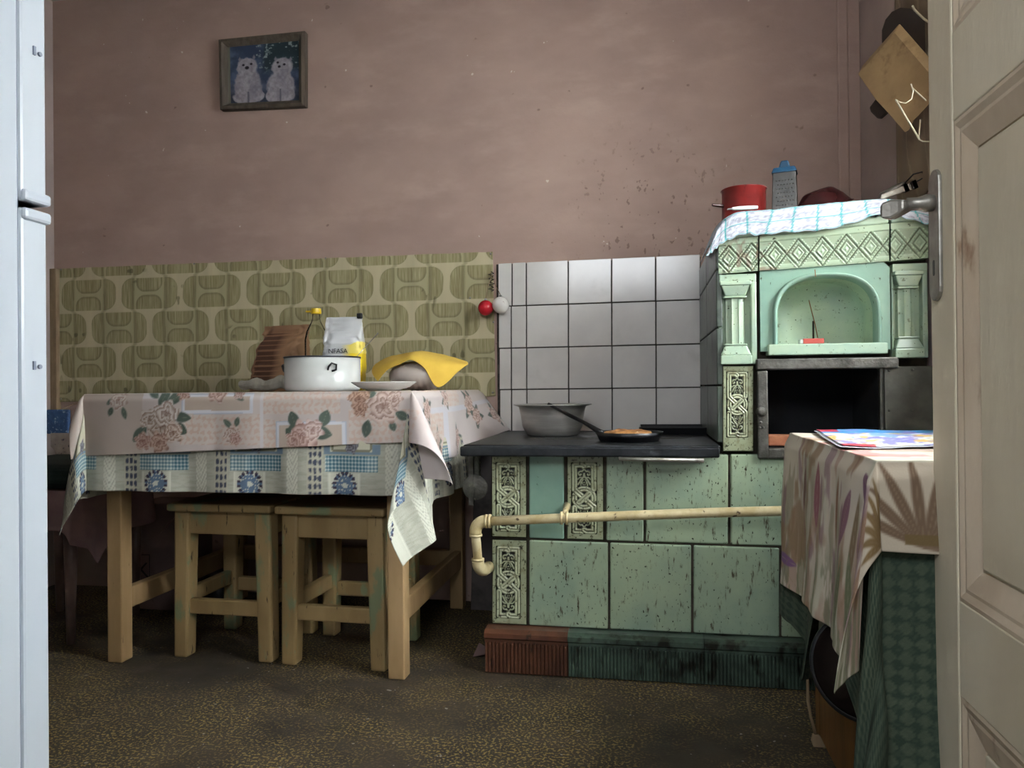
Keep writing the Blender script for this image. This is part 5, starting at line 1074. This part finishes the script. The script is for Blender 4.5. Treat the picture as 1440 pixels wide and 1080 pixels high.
# fan of brown leaf blades on the front drop
Cf = np.zeros(P.shape)+hx('#b7ab98'); fcx, fcv = .055, .118
for k in range(9):
    a = -pi/2+radians(-62+k*19); Cf = leaf(Cf, p, ef, fcx, fcv, .13, .0075, a, hx('#6e5a48'), '#8b7760')
    if k > 4: pass
for k in range(6): Cf = leaf(Cf, p, ef, -.012, .118-.0*k, .10, .006, radians(188+k*16), hx('#76603f'), '#8b7760')
Cf = lay(Cf, (ef > .100)*(ef < .114)*(p > .03)*.8, '#6c5a38')
C = lay(C, (ef > el)*1., Cf)
build('floral_table_cover', M().grid(P, C), MT['flor2'], None, smooth=True, solid=.0016, label='cream cloth with purple flower and brown leaf print on the side table', cat='tablecloth')
# glossy magazine pages lying open
nx_, ny_ = 90, 70
q4 = [W(1185, 626, Z=RZ+.01), W(1345, 624, Z=RZ+.01), W(1345, 603, Z=RZ+.01), W(1148, 604, Z=RZ+.01)]
U, V = np.meshgrid(np.linspace(0, 1, nx_), np.linspace(0, 1, ny_), indexing='ij'); qa = np.array([list(a) for a in q4])
P = ((1-U)*(1-V))[..., None]*qa[0]+(U*(1-V))[..., None]*qa[1]+(U*V)[..., None]*qa[2]+((1-U)*V)[..., None]*qa[3]
P[..., 0] = np.minimum(P[..., 0], .69); P[..., 1] = np.minimum(P[..., 1], ry1-.005)
P[..., 2] = RZ+.005+.006*fbm(U*3, V*3, 3)+.004*np.abs(U-.45)
C = np.zeros(P.shape)+hx('#d9e2f0'); C = lay(C, ss(.45, .55, fbm(U*4, V*6, 2))*.9, '#f0ead8'); C = lay(C, ss(.55, .62, fbm(U*7, V*9, 5))*.9, '#d8b056'); C = lay(C, (V > .72)*.9, '#3d8fd0'); C = lay(C, ss(.57, .62, fbm(U*8, V*5, 12))*(V > .3)*.8, '#6a9ede')
C = lay(C, ss(.6, .66, fbm(U*9, V*12, 15)), '#8c86c8'); C = lay(C, (V < .10)*(U < .3)*.9, '#c0343c'); C = lay(C, (V > .8)*(U < .14)*.9, '#c23a4a')
mg = thing('magazine', (P[..., 0].mean(), P[..., 1].mean(), RZ+.004), 'bright blue and white open magazine lying on the side table', 'magazine')
build('page', M().grid(P, C), MT['mag'], mg, smooth=True, solid=.001)
P2_ = P.copy(); P2_[..., 2] -= .0025; P2_[..., 0] -= .006; P2_[..., 1] -= .004
build('lower_page', M().grid(P2_, np.zeros(P.shape)+hx('#d9dde4')), MT['mag'], mg, smooth=True, solid=.001)
# brush hanging under the green cloth
a, b, e_ = W(1136, 985, Y=1.70), W(1147, 1032, Y=1.70), W(1160, 1072, Y=1.70)
br = thing('hand_brush', (e_.x, 1.70, e_.z), 'pale narrow brush hanging below the hem of the green cloth', 'brush')
build('brush_handle', M().tube([a+Vector((0, 0, .12)), a, a.lerp(b, .5)+Vector((-.002, 0, 0)), b], [.002, .0035, .003, .004], 8), MT['batten'], br, smooth=True)
build('brush_head', M().loft([[p_+Vector((sx*w_, sy*.006, 0)) for sx, sy in ((-1, -1), (1, -1), (1, 1), (-1, 1))] for p_, w_ in ((b, .006), (b.lerp(e_, .25), .014), (b.lerp(e_, .8), .012), (e_, .008))]), MT['batten'], br, bevel=.002)
build('brush_tip', M().tube([e_, e_+Vector((.004, 0, -.02))], .004, 8), MT['steeld'], br)

# ------------------------------------------------------------------ under and beside the left table
A, B = W(184, 862, Y=2.42), W(262, 862, Y=2.42); zt_ = W(200, 706, Y=2.42).z
bx_ = thing('cardboard_box', ((A.x+B.x)/2, 2.5, 0), 'brown cardboard box with a framed letter mark standing behind the left table leg', 'box')
build('carton', M().box((A.x+.03, 2.40, .0), (B.x+.02, 2.555, zt_)), MT['card'], bx_, bevel=.003)
cc0, cc1 = W(182, 829, Y=2.396), W(210, 780, Y=2.396)
def frame_lines(x0, z0, x1, z1, y, t=.003):
    return M().box((x0, y, z0), (x1, y+.001, z0+t)).box((x0, y, z1-t), (x1, y+.001, z1)).box((x0, y, z0), (x0+t, y+.001, z1)).box((x1-t, y, z0), (x1, y+.001, z1))
inkm = pm('dark_ink', '#2b2220', rough=.9)
build('printed_frame', frame_lines(cc0.x, cc0.z, cc1.x, cc1.z, 2.3985), inkm, bx_)
text('K', .075, ((cc0.x+cc1.x)/2+.012, 2.3990, cc0.z+.045), inkm, bx_, name='printed_letter')
build('printed_line', M().box((cc0.x+.045, 2.3985, cc0.z+.026), (cc1.x-.014, 2.3995, cc0.z+.034)), inkm, bx_)
c = W(238, 845, Y=2.395)
build('printed_ring', M().tube([Vector((c.x+.075*cos(t), 2.3988, c.z+.03+.075*sin(t))) for t in np.linspace(0, 2*pi, 40)], .0012, 5), MT['card'], bx_, smooth=True)
for k in range(3):
    p0_, p1_ = W(226+k*4, 750-k*3, Y=2.397), W(238+k*4, 733-k*3, Y=2.397); build('printed_stroke', M().tube([p0_, p1_], .0012, 5), MT['pink'], bx_)
# bottle and jar in the dark behind the stools
c = W(300, 815, Y=2.50)
jr = thing('dark_jar', (c.x, 2.50, 0), 'dark glass jar with metal lid on the floor behind the left stool', 'jar')
zj = W(300, 803, Y=2.5).z
build('jar_body', M().lathe([(.003, 0), (.05, 0), (.055, .01), (.055, zj*.8), (.04, zj*.92), (.003, zj*.92)], (c.x+.02, 2.5, 0), 28), MT['black'], jr, smooth=True)
build('jar_lid', M().lathe([(.003, zj*.92), (.038, zj*.92), (.038, zj), (.003, zj)], (c.x+.02, 2.5, 0), 28), MT['steeld'], jr, smooth=True)
# sheet metal guard against the wall beside the stove
g0_, g1_ = W(652, 838, Y=2.60), W(690, 640, Y=2.60)
build('metal_guard', M().hexa([(-.605, 2.56, .0), (xL+.002, 2.56, .0), (xL+.002, 2.566, .0), (-.605, 2.566, .0)], [(-.604, 2.640, g1_.z), (xL+.002, 2.640, g1_.z), (xL+.002, 2.646, g1_.z), (-.604, 2.646, g1_.z)]), MT['sheetm'], None, bevel=.001, label='stained grey metal sheet leaning on the wall between table and stove', cat='metal sheet')
sc_ = W(665, 925, Z=.0)
build('paper_scrap', M().add([(sc_.x, sc_.y, .003), (sc_.x+.05, sc_.y-.01, .02), (sc_.x+.06, sc_.y+.03, .003), (sc_.x+.01, sc_.y+.04, .03)], [(0, 1, 2, 3)]), MT['card'], None, solid=.002, label='crumpled grey paper scrap on the floor at the left foot of the stove', cat='paper')
# covered stool in the left corner
c = W(100, 905, Z=0); cx0 = c.x
cs = thing('covered_chair', (cx0-.12, 2.30, 0), 'round-legged chair under dark green and dusty pink covers in the left corner', 'chair')
for x in (cx0-.30, cx0):
    for y in (c.y, c.y+.30): build('leg', M().lathe([(.012, 0), (.017, .2), (.021, .44)], (x, y, 0), 16), MT['pink'] if 0 else pm('mauve_painted_leg', '#8a7068', '#6d5850', rough=.35), cs, smooth=True)
sy0 = c.y-.03; zs_ = .44
build('seat', M().box((cx0-.34, sy0, zs_), (cx0+.05, c.y+.34, zs_+.03)), MT['wooddk'], cs, bevel=.004)
def skirt(x0, x1, y, z, h_, seed, side=.2):
    n, k = 70, 30; S_, T_ = np.meshgrid(np.linspace(0, 1, n), np.linspace(0, 1, k), indexing='ij')
    L1, L2 = x1-x0, side; s = S_*(L1+L2); fr_ = s < L1
    H = h_(S_); X = np.where(fr_, x0+s, x1)+0.0; Yy = np.where(fr_, y, y+(s-L1)); o = .012*np.sin(s*45+seed)*T_+.02*T_
    X = X+np.where(fr_, 0, o); Yy = Yy-np.where(fr_, o, 0); return np.dstack([X, Yy, z-H*T_])
hsk = lambda s: .13+.11*np.exp(-((s-.62)/.09)**2)+.02*np.sin(s*9)
build('pink_cover', M().grid(skirt(cx0-.35, cx0+.06, sy0-.01, zs_+.032, hsk, 1, .34)), MT['pink'], cs, smooth=True, solid=.003, label='dusty pink cover with pointed corner')
hsk2 = lambda s: .08+.02*np.sin(s*12)
cush = M().box((cx0-.35, sy0-.004, zs_+.034), (cx0+.06, c.y+.35, zs_+.11))
build('green_cushion', cush, MT['dgreen'], cs, bevel=.03, seg=4)
# oven mitt hanging on the batten
p0_, p1_ = W(73, 576, Y=2.50), W(98, 610, Y=2.50)
om = thing('oven_mitt', (p0_.x, 2.5, p1_.z), 'blue topped oven mitt with pale printed hand hanging left of the table', 'oven mitt')
build('cuff', M().box((p0_.x-.02, 2.492, p1_.z), (p1_.x, 2.508, p0_.z)), pm('blue_cotton', '#41618f', '#35527c', 60, rough=.95, spot='#8ea3bf', sscale=90, sa=.6, sb=.65), om, bevel=.005)
mp = [(71, 609), (97, 609), (99, 620), (106, 632), (111, 648), (104, 657), (98, 648), (96, 640), (98, 655), (93, 668), (86, 668), (80, 650), (78, 634), (71, 628)]
mm_ = pm('printed_mitt_cotton', '#b7aa9e', '#a3968c', 30, rough=.95, spot='#5a5560', sscale=60, sa=.6, sb=.68)
build('mitt_hand', M().slab([W(x, y, Y=2.49) for x, y in reversed(mp)], (0, .022, 0)), mm_, om, bevel=.006)
nlh = W(85, 577, Y=2.5)
build('hanging_loop', M().tube([nlh, Vector((nlh.x, 2.56, nlh.z+.02)), Vector((nlh.x-.01, YB-.002, nlh.z+.03))], .002, 6), MT['batten'], om)
